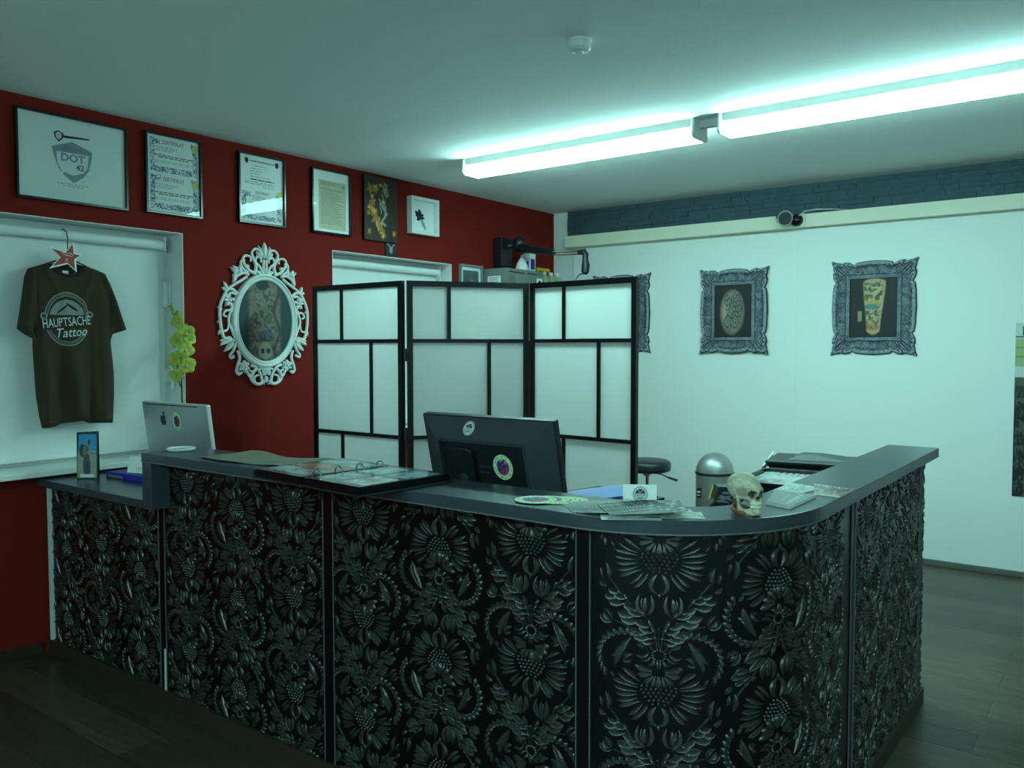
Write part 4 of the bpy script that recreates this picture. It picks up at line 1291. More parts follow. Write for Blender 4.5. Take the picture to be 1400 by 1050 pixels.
mb = MB(); mb.tube([(XS + .008, 2.035, 1.945), (XS + .008, 2.035, 2.03), (XS + .004, 2.038, 2.05), (XS - .012, 2.040, 2.082), (XS - .036, 2.036, 2.099), (XS - .058, 2.034, 2.092)], .0026, 8)
mb.build("hook", 'black', root, smooth=True)
# star
YS, ZS = 2.014, 1.955
outp = [(2.056, 2.033), (2.100, 1.967), (2.066, 1.878), (1.932, 1.884), (1.930, 1.996)]
inp = [(2.060, 1.972), (2.060, 1.940), (2.012, 1.918), (1.978, 1.945), (2.010, 1.972)]
poly = []
order = [(2.056, 2.033), (2.062, 1.974), (2.100, 1.967), (2.064, 1.940), (2.066, 1.878), (2.022, 1.916), (1.932, 1.886), (1.984, 1.946), (1.930, 1.996), (2.014, 1.976)]
root = thing("star_sign", "red paper star with white edge above the t-shirt's neckline", "star", (XS + .03, 2.014, 1.88))
B = Basis((XS + .030, 0, 0), (0, 1, 0), (0, 0, 1))
mb = MB(B); mb.prism(order, 0, .003); mb.build("white_edge", 'paper', root)
cy_, cz_ = 2.014, 1.951
mb = MB(B); mb.prism([(cy_ + (a - cy_) * .80, cz_ + (b - cz_) * .80) for a, b in order], .003, .0042); st = mb.build("red_face", 'star_red', root)
mb = MB(B)
for pts in ([(1.992, 1.968), (2.006, 1.972), (2.02, 1.966), (2.034, 1.972), (2.05, 1.964)], [(1.998, 1.962), (2.02, 1.958), (2.046, 1.956)], [(2.010, 1.936), (2.016, 1.944), (2.022, 1.936), (2.014, 1.930)]):
    v, f = line_arr(pts, .0024, .0006); v[:, 2] += .0042; mb.add(v, f)
mb.build("scribble", 'paper', st)

# ---- orchid on the sill
random.seed(12)
root = thing("orchid", "yellow-green orchid spray in front of the window edge, behind the silver computer", "orchid", (-4.215, 2.56, 0.908))
mb = MB(); mb.lathe((-4.215, 2.56, 0), [(.030, .908), (.040, .94), (.044, 1.0), (.036, 1.06), (.030, 1.08), (.026, 1.08), (.026, 1.02)], 20)
mb.build("vase", 'ceramic', root, smooth=True)
mb = MB(); mb.tube([(-4.215, 2.56, 1.02), (-4.212, 2.572, 1.2), (-4.212, 2.568, 1.38), (-4.215, 2.574, 1.5), (-4.22, 2.565, 1.6), (-4.225, 2.54, 1.67), (-4.225, 2.525, 1.71)], [.004, .004, .004, .0035, .003, .0025, .002], 8)
mb.build("stem", 'stem', root, smooth=True)
mb = MB(); mb.tube([(-4.212, 2.570, 1.27), (-4.205, 2.545, 1.32), (-4.20, 2.535, 1.36), (-4.215, 2.56, 1.47), (-4.215, 2.578, 1.56)], [.003, .003, .0028, .0025, .002], 8)
mb.build("stem", 'stem', root, smooth=True)
def petal(c0, ax, side, nrm, L, W, cup):
    P = np.zeros((7, 7, 3))
    for j in range(7):
        t = j / 6
        w = W * (.22 + .78 * math.sin(math.pi * min(1, .04 + .92 * t ** .9)) ** .8) if j < 6 else W * .30
        for i in range(7):
            s = (i / 6 - .5) * 2
            P[j, i] = c0 + ax * L * t + side * s * w / 2 + nrm * (cup * math.sin(math.pi * t * .8) * L - .10 * W * s * s + .02 * L * t)
    return P
def flower(c0, face, roll, S):
    c0 = np.array(c0); n = np.array(face, float); n /= np.linalg.norm(n)
    u = np.cross((0, 0, 1), n); u /= np.linalg.norm(u); v = np.cross(n, u)
    mb = MB()
    for k, (ang, L, W) in enumerate([(90, .043, .046), (18, .046, .054), (162, .046, .054), (-54, .043, .044), (234, .043, .044)]):
        a = math.radians(ang + roll)
        ax = u * math.cos(a) + v * math.sin(a); sd = -u * math.sin(a) + v * math.cos(a)
        P = petal(c0 - n * (.002 if k % 2 else 0), ax, sd, n, L * S, W * S, .16)
        mb.grid(P); mb.grid(P - n * .0008, flip=True)
    f = mb.build("flower", 'orchid', root, smooth=True, angle=80)
    mb = MB()
    a = math.radians(-90 + roll); ax = u * math.cos(a) + v * math.sin(a)
    mb.tube([c0 - n * .003, c0 + n * .008, c0 + n * .012 + ax * .010 * S, c0 + n * .008 + ax * .018 * S], [.004 * S, .007 * S, .006 * S, .002 * S], 8)
    mb.build("lip", 'orchid_lip', f, smooth=True)
FL = [((-4.19, 2.588, 1.400), (.8, -.5, .1), 10, 1.15), ((-4.185, 2.585, 1.485), (.7, -.3, .1), -30, 1.0), ((-4.19, 2.590, 1.575), (.8, -.5, -.05), 20, 1.1), ((-4.20, 2.540, 1.535), (.3, -.95, .1), 10, 1.0),
      ((-4.205, 2.525, 1.430), (.2, -1, .05), 30, 1.0), ((-4.205, 2.535, 1.345), (.3, -.9, -.2), 0, .9), ((-4.20, 2.545, 1.640), (.4, -.9, .1), 40, .9), ((-4.20, 2.562, 1.450), (.6, -.8, .1), 60, .95), ((-4.19, 2.612, 1.545), (.9, -.1, .3), 20, .85)]
for fl in FL: flower(*fl)
for p, q in (((-4.22, 2.535, 1.69), (-4.215, 2.520, 1.735)), ((-4.222, 2.545, 1.67), (-4.20, 2.548, 1.70)), ((-4.21, 2.59, 1.60), (-4.20, 2.60, 1.63))):
    p = np.array(p); q = np.array(q); mb = MB()
    mb.tube([p, p + (q - p) * .3, p + (q - p) * .7, q], [.004, .009, .009, .002], 10); mb.build("bud", 'orchid_bud', root, smooth=True)

# ================================================================== ORNATE PICTURES ON THE SLIDING DOORS
def ornate_mesh(w, h, fw):
    """relief frame: strip around the perimeter, t along, s across (0 outer .. 1 inner)"""
    n_side = 150; ns = 25
    V = np.zeros((ns, n_side * 4, 3))
    cw, ch = w / 2, h / 2
    corners = [(-cw, -ch), (cw, -ch), (cw, ch), (-cw, ch)]
    for sd in range(4):
        a = np.array(corners[sd]); b = np.array(corners[(sd + 1) % 4]); d = (b - a); L = np.linalg.norm(d); d /= L
        inw = np.array((-d[1], d[0]))
        for k in range(n_side):
            t = k / n_side; e = min(t, 1 - t); x = e * L
            # outline: flared corners, notch, shallow belly, cartouche in the middle of short sides
            o = 0.016 * math.exp(-(x / .035) ** 2) + .008 * math.exp(-((x - .09) / .018) ** 2) - .014 * math.exp(-((x - .135) / .012) ** 2) + .007 * sm(.15, .22, x) + .004 * math.exp(-((e - .5) * L / .05) ** 2)
            o += .0025 * math.sin(x * 190) * math.exp(-(x / .13) ** 2)
            for j in range(ns):
                s = j / (ns - 1)
                off = -o * (1 - s) + s * fw
                m = off if True else 0
                # mitre: shrink along edge with depth
                tt = t
                p = a + d * (off + (L - 2 * off) * tt) + inw * off
                if s < .04: z = 0.0
                else:
                    roll = .010 * math.exp(-((s - .16) / .10) ** 2)
                    cove = .006 + .010 * (s - .5) ** 2 * 2
                    bead = .006 * math.exp(-((s - .86) / .05) ** 2) * (.75 + .25 * math.sin(t * L * 420))
                    carve = (.007 * math.sin(x * 150 + 5 * math.sin(s * 9)) * math.sin(s * 15 + x * 40) * math.exp(-((s - .2) / .25) ** 2) * (math.exp(-(x / .11) ** 2) + .12))
                    boss = .010 * math.exp(-((x - .035) ** 2 / .0003 + (s - .42) ** 2 / .03))
                    leafy = .004 * math.sin(x * 260) * math.exp(-((s - .55) / .5) ** 2) * math.exp(-(x / .07) ** 2)
                    z = .004 + roll + cove + bead + carve + boss + leafy
                V[j, sd * n_side + k] = (p[0], p[1], max(0, z))
    return V
def make_ornate(label, xc, zc, w, h, fw, paintf, y=6.267, npx=(60, 84)):
    root = thing("ornate_picture", label, "ornate picture", (xc, y, zc - h / 2), group="tattoo pictures in ornate grey frames")
    B = white_wall(xc, zc, y)
    V = ornate_mesh(w, h, fw)
    ns_, nt_ = V.shape[:2]
    mb = MB(B); mb.grid(V, wrap=True, flip=False)
    iw, ih = w / 2 - fw, h / 2 - fw
    V2 = V[-1].copy()
    lip = np.array([V2, np.concatenate([V2[:, :2], np.full((len(V2), 1), .003)], 1)]); mb.grid(lip, wrap=True)
    fo = mb.build("frame", 'print', root, smooth=True, angle=70)
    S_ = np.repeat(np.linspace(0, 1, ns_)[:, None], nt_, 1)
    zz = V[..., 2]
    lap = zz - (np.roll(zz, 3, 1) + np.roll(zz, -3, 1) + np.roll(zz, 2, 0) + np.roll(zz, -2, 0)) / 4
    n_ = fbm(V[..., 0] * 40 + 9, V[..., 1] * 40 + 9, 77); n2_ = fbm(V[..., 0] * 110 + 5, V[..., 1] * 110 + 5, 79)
    k_ = np.clip(.34 + lap * 210 + (n_ - .5) * .7 + (n2_ - .5) * .7, 0, 1)  # carving's shading drawn into the colour: crevices darker, raised parts lighter
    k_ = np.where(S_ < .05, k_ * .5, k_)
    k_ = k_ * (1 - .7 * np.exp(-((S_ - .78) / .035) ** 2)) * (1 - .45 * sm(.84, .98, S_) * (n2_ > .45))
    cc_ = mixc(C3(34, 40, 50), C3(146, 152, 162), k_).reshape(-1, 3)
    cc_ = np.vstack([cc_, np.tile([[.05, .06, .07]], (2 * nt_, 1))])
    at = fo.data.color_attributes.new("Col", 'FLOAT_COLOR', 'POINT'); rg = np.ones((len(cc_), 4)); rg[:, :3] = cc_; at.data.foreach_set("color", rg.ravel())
    painted("picture_print", root, B, -iw - .002, iw + .002, -ih - .002, ih + .002, .0035, npx[0], npx[1], paintf, 'print')
    return root
M['ornate_grey'] = mat("ornate_grey", srgb(112, 116, 126), 0.6, var=0.35, vscale=70, bump=0.5, bscale=160)
def tattoo_thigh(u, v):
    x = (u - .47) / .34; y = (v - .48) / .44
    n = fbm(u * 10, v * 14, 41); n2 = fbm(u * 26, v * 34, 7)
    img = mixc(C3(8, 9, 14), C3(16, 18, 26), n)
    leg = sm(1.06, .86, np.hypot(x, y)); img = mixc(img, mixc(C3(112, 94, 78), C3(186, 164, 138), sm(-.9, .3, -x) * sm(1.0, .4, np.hypot(x, y))), leg)
    tat = np.zeros_like(u)
    for (cx, cy, r) in [(.60, .74, .15), (.36, .68, .11), (.48, .52, .20), (.64, .54, .13), (.55, .34, .17), (.36, .26, .13), (.30, .20, .10), (.44, .40, .12)]:
        d = np.hypot((u - cx), (v - cy) * .75) / r
        tat = np.maximum(tat, sm(1.1, .85, d))
    img = mixc(img, C3(116, 114, 110), tat * leg * .75)
    sw = np.zeros_like(u)
    for (cx, cy) in [(.60, .74), (.36, .68), (.48, .52), (.64, .54), (.55, .34), (.36, .26)]:
        d = np.hypot(u - cx, (v - cy) * .75); a = np.arctan2(v - cy, u - cx)
        sw = np.maximum(sw, sm(.5, .8, np.sin(d * 95 + a * 2)) * sm(.19, .10, d))
    img = mixc(img, C3(38, 40, 46), np.clip(sw * .8 + sm(.55, .7, n2) * .6, 0, 1) * tat * leg)
    return img
def tattoo_shin(u, v):
    n = fbm(u * 10, v * 14, 51); n2 = fbm(u * 22, v * 30, 9); n3 = fbm(u * 13, v * 17, 19)
    img = mixc(C3(8, 9, 15), C3(16, 18, 26), n)
    xc = .50 + .02 * v; hw = .125 + .125 * sm(.2, .95, v) + .02 * np.sin(v * 5)
    leg = sm(1.08, .92, np.abs((u - xc) / hw)) * sm(.03, .07, v - .06 * ((u - xc) / hw) ** 2) * sm(1.03, .97, v + ((u - xc) / hw) ** 2 * .06)
    img = mixc(img, mixc(C3(168, 132, 92), C3(196, 164, 120), n), leg)
    ink = leg * sm(1.0, .78, np.abs((u - xc + .02) / hw)) * sm(.10, .16, v) * sm(.96, .90, v)
    dark = sm(.42, .62, n2)
    img = mixc(img, C3(186, 178, 140), ink * .6)
    img = mixc(img, C3(52, 50, 44), ink * dark * .9)
    img = mixc(img, C3(190, 160, 60), ink * sm(.06, .03, np.abs(v - .58)) * .8 * n3 * 1.6)
    img = mixc(img, C3(70, 120, 128), ink * sm(.07, .03, np.abs(v - .52)) * sm(.12, .06, np.abs(u - .45)) * .9)
    img = mixc(img, C3(170, 92, 48), ink * sm(.30, .18, v) * .75 * (.5 + n3))
    img = mixc(img, C3(60, 56, 50), ink * sm(.08, .02, np.abs(np.sin(v * 26 + 2 * u + n3 * 2))) * .6)
    img = mixc(img, C3(160, 150, 110), sm(.05, .03, np.abs(u - .22)) * sm(.10, .07, np.abs(v - .36)) * .8)
    return img
def tattoo_plain(u, v):
    n = fbm(u * 10, v * 14, 61)
    img = mixc(C3(8, 9, 14), C3(16, 18, 26), n)
    leg = sm(1.06, .86, np.hypot((u - .5) / .3, (v - .5) / .42)); img = mixc(img, C3(170, 146, 118), leg)
    return mixc(img, C3(50, 50, 54), leg * sm(.5, .62, fbm(u * 22, v * 26, 3)))
make_ornate("ornate grey framed picture of a thigh with a rounded grey tattoo", -2.553, 1.776, .530, .638, .115, tattoo_thigh)
make_ornate("ornate grey framed picture of a shin with a colourful tattoo", -1.520, 1.772, .548, .646, .115, tattoo_shin)
make_ornate("ornate grey framed picture mostly hidden behind the folding screen's right end", -3.560, 1.782, .530, .640, .115, tattoo_plain, y=6.284, npx=(40, 56))

# ---- tall mirror at the right edge of the frame, its reflection painted as colour
def reflection_paint(u, v):
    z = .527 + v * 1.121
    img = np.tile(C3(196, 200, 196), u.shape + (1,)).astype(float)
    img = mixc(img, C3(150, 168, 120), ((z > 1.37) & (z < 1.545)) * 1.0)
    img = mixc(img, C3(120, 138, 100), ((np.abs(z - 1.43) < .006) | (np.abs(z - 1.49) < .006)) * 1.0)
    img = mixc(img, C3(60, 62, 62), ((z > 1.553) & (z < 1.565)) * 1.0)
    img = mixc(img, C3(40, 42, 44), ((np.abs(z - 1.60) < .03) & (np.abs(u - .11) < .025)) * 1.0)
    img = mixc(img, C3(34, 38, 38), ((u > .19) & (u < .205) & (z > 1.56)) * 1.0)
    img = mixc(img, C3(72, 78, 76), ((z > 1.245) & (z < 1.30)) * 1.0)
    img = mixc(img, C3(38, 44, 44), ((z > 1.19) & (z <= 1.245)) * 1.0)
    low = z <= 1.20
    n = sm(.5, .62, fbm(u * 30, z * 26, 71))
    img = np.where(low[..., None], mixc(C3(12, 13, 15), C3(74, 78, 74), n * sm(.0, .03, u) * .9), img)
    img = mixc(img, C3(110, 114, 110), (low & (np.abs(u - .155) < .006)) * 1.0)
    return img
root = thing("painted_mirror", "tall unframed wall mirror with a painted reflection of green tiles over black damask, cut by the picture's right edge", "print", (-.43, 6.267, .527))
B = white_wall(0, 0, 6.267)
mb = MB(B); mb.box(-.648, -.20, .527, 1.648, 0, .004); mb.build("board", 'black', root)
painted("printed_front", root, B, -.648, -.20, .527, 1.648, .0044, 110, 260, reflection_paint)  # painted mirror image, not a real print
# ================================================================== FOLDING SCREEN
root = thing("folding_screen", "three-panel folding screen with black lattice frame and white paper panes", "folding screen", (-3.0, 3.6, 0))
ZS_ = 1.860
def screen_panel(a, b, gap0, gap1):
    a = np.array(a); b = np.array(b); d = b - a; L = np.linalg.norm(d); d /= L
    B = Basis((a[0], a[1], 0), (d[0], d[1], 0), (0, 0, 1))       # normal towards the viewer side
    x0, x1 = gap0, L - gap1
    st, ra, mu = .030, .030, .020
    t = .013
    zt, zb = ZS_, .07
    r1, r2, r3, r4 = 1.532, 1.000, .475, zb
    mb = MB(B)
    mb.box(x0, x0 + st, 0.0, zt, -t, t); mb.box(x1 - st, x1, 0.0, zt, -t, t)
    mb.box(x0 + st, x1 - st, zt - ra, zt, -t, t); mb.box(x0 + st, x1 - st, zb, zb + ra, -t, t)
    for z in (r1, r2, r3): mb.box(x0 + st, x1 - st, z - mu / 2, z + mu / 2, -t * .8, t * .8)
    W = x1 - x0
    for (za, zc, fr) in ((r1, zt - ra, .335), (r2, r1, .665), (r3, r2, .335), (zb + ra, r3, .665)):
        x = x0 + W * fr
        mb.box(x - mu / 2, x + mu / 2, za + mu / 2 * (za in (r1, r2, r3)), zc - mu / 2 * (zc in (r1, r2, r3)), -t * .8, t * .8)
    fo = mb.build("panel_frame", 'black_wood', root)
    mb = MB(B); mb.box(x0 + st, x1 - st, zb + ra, zt - ra, -.0015, .0015)
    mb.build("paper_pane", 'screen_paper', fo)
A_, B_, C_, E_ = (-3.963, 3.293), (-3.213, 3.294), (-2.800, 3.887), (-2.085, 3.847)
# drawn right-to-left of each pair so that the front faces the counter
screen_panel(A_, B_, 0.0, 0.012)
screen_panel(B_, C_, 0.012, 0.010)
screen_panel(C_, E_, 0.010, 0.0)
for (x, y) in ((-3.213, 3.294), (-2.800, 3.887)):
    for z in (.35, 1.02, 1.455):
        mb = MB(); mb.tube([(x, y, z - .035), (x, y, z + .035)], .011, 10)
        mb.build("hinge", 'black', root, smooth=True)

# ================================================================== BEHIND THE SCREEN
root = thing("wall_cabinet", "grey metal wall cabinet with stickers, showing above the folding screen", "cabinet", (-4.283, 5.55, 1.55))
mb = MB(); mb.box(-4.281, -4.050, 5.30, 5.80, 1.55, 2.130); mb.build("body", 'cab_grey', root, bevel=.004)
mb = MB(); mb.box(-4.049, -4.035, 5.305, 5.548, 1.555, 2.125); d1 = mb.build("door", 'cab_grey', root, bevel=.003)
mb = MB(); mb.box(-4.049, -4.035, 5.552, 5.795, 1.555, 2.125); d2 = mb.build("door", 'cab_grey', root, bevel=.003)
mb = MB(); mb.box(-4.0349, -4.031, 5.32, 5.52, 2.095, 2.103); mb.box(-4.0349, -4.031, 5.57, 5.70, 2.095, 2.103); mb.build("label_strip", 'black', d1)
mb = MB(); mb.box(-4.0349, -4.0335, 5.315, 5.40, 2.00, 2.074); mb.build("sticker", 'kraft', d1)
mb = MB(); mb.box(-4.0349, -4.0335, 5.70, 5.78, 1.98, 2.068); mb.build("sticker", 'paper', d2)
mb = MB(); mb.lathe((-4.0335, 5.74, 2.03), [(.022, 0), (.022, .0008)], 20, axis='x'); mb.build("sticker_mark", 'ink', d2)
mb = MB(); mb.box(-4.235, -4.105, 5.2985, 5.2999, 1.985, 2.068); s1 = mb.build("sticker", 'paper', root)
mb = MB()
for k in range(4): mb.box(-4.225, -4.115 - .02 * (k % 2), 5.2975, 5.2985, 2.05 - k * .016, 2.056 - k * .016)
mb.build("sticker_print", 'ink_mid', s1)
# things standing on it
root = thing("spray_bottle", "white tapered bottle on the grey wall cabinet, left of the blue packs", "bottle", (-4.13, 5.622, 2.130))
mb = MB(); mb.lathe((-4.13, 5.622, 0), [(.052, 2.130), (.055, 2.145), (.045, 2.185), (.022, 2.225), (.014, 2.235)], 18); mb.build("body", 'paper', root, smooth=True)
mb = MB(); mb.lathe((-4.13, 5.622, 0), [(.014, 2.235), (.012, 2.25), (.006, 2.262), (.003, 2.264)], 14); mb.build("cap", 'pvc', root, smooth=True)
def carton(name, label, x, y, z0, w, d, h, m1, m2, cat="box"):
    root = thing(name, label, cat, (x, y, z0))
    mb = MB(); mb.box(x - d / 2, x + d / 2, y - w / 2, y + w / 2, z0, z0 + h); mb.build("carton_body", m1, root, bevel=.002)
    mb = MB(); mb.box(x + d / 2, x + d / 2 + .001, y - w * .32, y + w * .32, z0 + h * .12, z0 + h * .7); mb.box(x - d * .3, x + d * .3, y - w / 2 - .001, y - w / 2, z0 + h * .15, z0 + h * .55); mb.build("printed_panel", m2, root)
    return root
carton("carton", "white pack with a blue panel on the grey wall cabinet", -4.13, 5.728, 2.130, .082, .07, .148, 'paper', 'blue_box')
mb = None
root = carton("carton", "blue pack with white panel at the right edge of the grey wall cabinet", -4.15, 5.775 - .0, 2.130, .001, .06, .14, 'blue_box', 'paper') if False else thing("can", "blue and white tin at the right edge of the grey wall cabinet's top", "can", (-4.19, 5.775, 2.130))
mb = MB(); mb.lathe((-4.13, 5.7865 + .026, 0), [(.0001, 2.130), (.0001, 2.131)], 8) if False else mb.lathe((-4.215, 5.772, 0), [(.026, 2.130), (.027, 2.134), (.027, 2.262), (.026, 2.268)], 18); mb.build("tin_body", 'blue_box', root, smooth=True)
mb = MB(); mb.lathe((-4.215, 5.772, 0), [(.0275, 2.17), (.0275, 2.215)], 18); mb.build("tin_band", 'paper', root, smooth=True)
# shelf with pale bottles
root = thing("wall_shelf", "small white wall shelf holding pale bottles in the corner behind the screen", "shelf", (-4.283, 6.05, 1.93))
mb = MB(); mb.box(-4.281, -4.06, 5.86, 6.26, 1.93, 1.95); mb.build("board", 'pvc', root, bevel=.002)
for y in (5.95, 6.18):
    mb = MB(); mb.prism([(-4.281, 1.80), (-4.275, 1.80), (-4.10, 1.93), (-4.281, 1.93)], y - .008, y + .008, basis=Basis((0, 0, 0), (1, 0, 0), (0, 0, 1), (0, 1, 0))); mb.build("bracket", 'pvc', root)
bt = thing("supply_bottle", "pale yellowish supply bottle on the corner shelf, left of its neighbours", "bottle", (0, 0, 0), group="pale bottles on the corner shelf")
mb = MB(); mb.lathe((0, 0, 0), [(.036, 0), (.038, .01), (.038, .13), (.030, .155), (.016, .165)], 16); mb.build("body", 'bottle', bt, smooth=True)
mb = MB(); mb.lathe((0, 0, 0), [(.017, .165), (.017, .19), (.010, .194)], 14); mb.build("cap", 'paper', bt, smooth=True)
bl = ["pale yellowish supply bottle on the corner shelf, nearest the grey cabinet", "pale yellowish supply bottle on the corner shelf, between its two neighbours", "pale yellowish supply bottle on the corner shelf, farthest from the grey cabinet"]
for i, y in enumerate((5.935, 6.035, 6.13)):
    if i == 0: bt.location = (-4.12, y, 1.95); bt["label"] = bl[0]
    else: copy_thing(bt, (-4.12, y, 1.95), 0.4 * i, bl[i])
root = thing("yellow_box", "small yellow box behind the pale bottles on the corner shelf", "box", (-4.23, 6.03, 1.95))
mb = MB(); mb.box(-4.275, -4.19, 5.93, 6.12, 1.95, 2.185); mb.build("carton_body", 'yellow', root, bevel=.003)
mb = MB(); mb.box(-4.19, -4.189, 5.95, 6.10, 2.12, 2.16); mb.build("printed_panel", 'star_red', root)

# ---- swing-arm lamp
root = thing("swing_arm_lamp", "black wall-mounted swing arm lamp above the grey cabinet", "lamp", (-4.283, 5.50, 2.15))
mb = MB(); mb.box(-4.281, -4.19, 5.425, 5.575, 2.155, 2.395); mb.build("wall_box", 'black', root, bevel=.006)
p0 = np.array((-4.12, 5.55, 2.335)); p1 = np.array((-3.98, 5.50, 2.292)); p2 = np.array((-3.70, 5.46, 2.235)); p3 = np.array((-3.456, 5.457, 2.222))
mb = MB(); mb.tube([(-4.19, 5.51, 2.33), tuple(p0)], .022, 10); mb.lathe((-4.10, 5.545, 2.345), [(.001, -.062), (.030, -.054), (.050, -.032), (.058, 0), (.050, .032), (.030, .054), (.001, .062)], 20); mb.build("joint", 'black', root, smooth=True)
mb = MB(); mb.tube([p0 + (0.0, 0, -.02), p1 + (-.02, 0, 0), p2 + (-.0, 0, 0.004)], [.040, .034, .024], 14); mb.build("lower_arm", 'black', root, smooth=True)
mb = MB(); mb.tube([p2 + (0, 0, .011), p3 + (0, 0, .011)], .010, 10); mb.tube([p2 + (0, 0, -.013), p3 + (0, 0, -.011)], .008, 10); mb.build("rod", 'chrome', root, smooth=True)
mb = MB(); mb.tube([p3 + (-.01, 0, .0), p3 + (.035, 0, .002), p3 + (.050, 0, -.02), p3 + (.048, 0, -.06), p3 + (.052, 0, -.10), p3 + (.046, 0, -.155), p3 + (.042, 0, -.17)], [.020, .024, .024, .022, .032, .030, .016], 14); mb.build("elbow", 'black', root, smooth=True)
q = p3 + (.044, 0, -.16)
mb = MB(); mb.tube([q, q + (-.05, 0, -.01), q + (-.09, .01, -.045), q + (-.11, .01, -.12)], [.007, .007, .007, .007], 10); mb.build("gooseneck", 'chrome', root, smooth=True)
e = q + (-.11, .01, -.12)
mb = MB(); mb.lathe(tuple(e), [(.014, 0), (.035, -.03), (.062, -.085), (.064, -.10)], 24); mb.build("lamp_shade", 'black', root, smooth=True)

# ---- stool
SX, SY = -2.995, 5.700
root = thing("stool", "round black padded stool on a chrome column, right behind the folding screen", "stool", (SX, SY, 0))
mb = MB(); mb.lathe((SX, SY, 0), [(.150, .548), (.172, .556), (.178, .575), (.178, .605), (.170, .625), (.140, .636), (.06, .640), (.002, .640)], 36); mb.build("seat", 'seat_black', root, smooth=True, angle=60)
mb = MB(); mb.lathe((SX, SY, 0), [(.05, .535), (.05, .548)], 20); mb.build("seat_plate", 'black', root)
mb = MB(); mb.lathe((SX, SY, 0), [(.032, .515), (.032, .535), ], 16); mb.lathe((SX, SY, 0), [(.014, .30), (.014, .515)], 14); mb.lathe((SX, SY, 0), [(.026, .09), (.026, .31)], 16); mb.build("column", 'chrome', root, smooth=True)
mb = MB(); mb.tube([(SX + .02, SY + .0, .540), (SX + .09, SY + .05, .525), (SX + .13, SY + .085, .500)], .005, 8); mb.tube([(SX + .13, SY + .085, .500), (SX + .185, SY + .13, .476)], [.008, .010], 8); mb.build("lever", 'black', root, smooth=True)
for k in range(5):
    a = 2 * math.pi * k / 5 + .3
    ex, ey = SX + .27 * math.cos(a), SY + .27 * math.sin(a)
    mb = MB(); mb.tube([(SX + .02 * math.cos(a), SY + .02 * math.sin(a), .095), (ex, ey, .07)], [.022, .013], 8); lg = mb.build("leg", 'chrome', root, smooth=True)
    mb = MB(); mb.lathe((ex, ey - .008, .026), [(.025, 0), (.026, .003), (.026, .013), (.025, .016)], 16, axis='y'); mb.tube([(ex, ey, .026), (ex, ey, .07)], .006, 8); mb.build("caster", 'black', lg, smooth=True)

# ---- waste bin
BX, BY = -2.425, 5.640
root = thing("waste_bin", "round steel waste bin with domed lid and warning stickers, by the white wall", "bin", (BX, BY, 0))
mb = MB(); mb.lathe((BX, BY, 0), [(.128, 0), (.133, .006), (.133, .585)], 40); mb.build("body", 'steel', root, smooth=True, angle=50)
mb = MB(); mb.lathe((BX, BY, 0), [(.134, .585), (.139, .590), (.139, .598), (.134, .602)], 40); mb.build("rim", 'black', root, smooth=True)
mb = MB(); mb.lathe((BX, BY, 0), [(.133, .602)] + [(.133 * math.cos(t), .602 + .138 * math.sin(t)) for t in np.linspace(.08, math.pi / 2 - .01, 14)], 40); mb.build("lid", 'steel', root, smooth=True, angle=60)
def on_bin(poly, r, deg0, zc):
    """2D polygon (arc metres, height) wrapped on the bin"""
    out = []
    for a, h in poly:
        t = math.radians(deg0) + a / .133
        out.append((BX + r * math.cos(t), BY + r * math.sin(t), zc + h))
    return out
# facing the camera is roughly -67 degrees
def bin_sticker(poly, deg0, zc, m, name, r=.1335):
    P = np.array(poly, float); ctr = P.mean(0); mb = MB(); k = 6
    for i in range(len(P)):
        A, Bq = P[i], P[(i + 1) % len(P)]
        G = [[ctr + (A - ctr) * (u / k) + (Bq - A) * (w / k) for w in range(u + 1)] for u in range(k + 1)]
        pts = []; idx = {}
        for u in range(k + 1):
            for w in range(u + 1):
                idx[(u, w)] = len(pts); pts.append(G[u][w])
        F = []
        for u in range(k):
            for w in range(u + 1):
                F.append((idx[(u, w)], idx[(u + 1, w)], idx[(u + 1, w + 1)]))
                if w < u: F.append((idx[(u, w)], idx[(u + 1, w + 1)], idx[(u, w + 1)]))
        mb.add(on_bin(pts, r, deg0, zc), F)
    return mb.build(name, m, root)
bin_sticker([(-.052, -.085), (.052, -.085), (.0, .085)], -72, .445, 'yellow', "warning_sticker")
bin_sticker([(-.034, -.074), (.034, -.074), (.0, .052)], -72, .449, 'ink', "warning_mark", .1340)
bin_sticker([(-.016, -.062), (.016, -.062), (.012, -.02), (0, .012), (-.012, -.02)], -72, .449, 'yellow', "warning_mark", .1345)
bin_sticker([(-.03, -.04), (.03, -.03), (.03, .04), (-.03, .03)], -122, .455, 'ink', "sticker")
bin_sticker([(-.02, -.005), (.02, .0), (.02, .012), (-.02, .006)], -122, .46, 'paper', "sticker_print", .1342)
bin_sticker([(-.02, -.026), (.02, -.02), (.02, -.014), (-.02, -.019)], -122, .46, 'paper', "sticker_print", .1342)

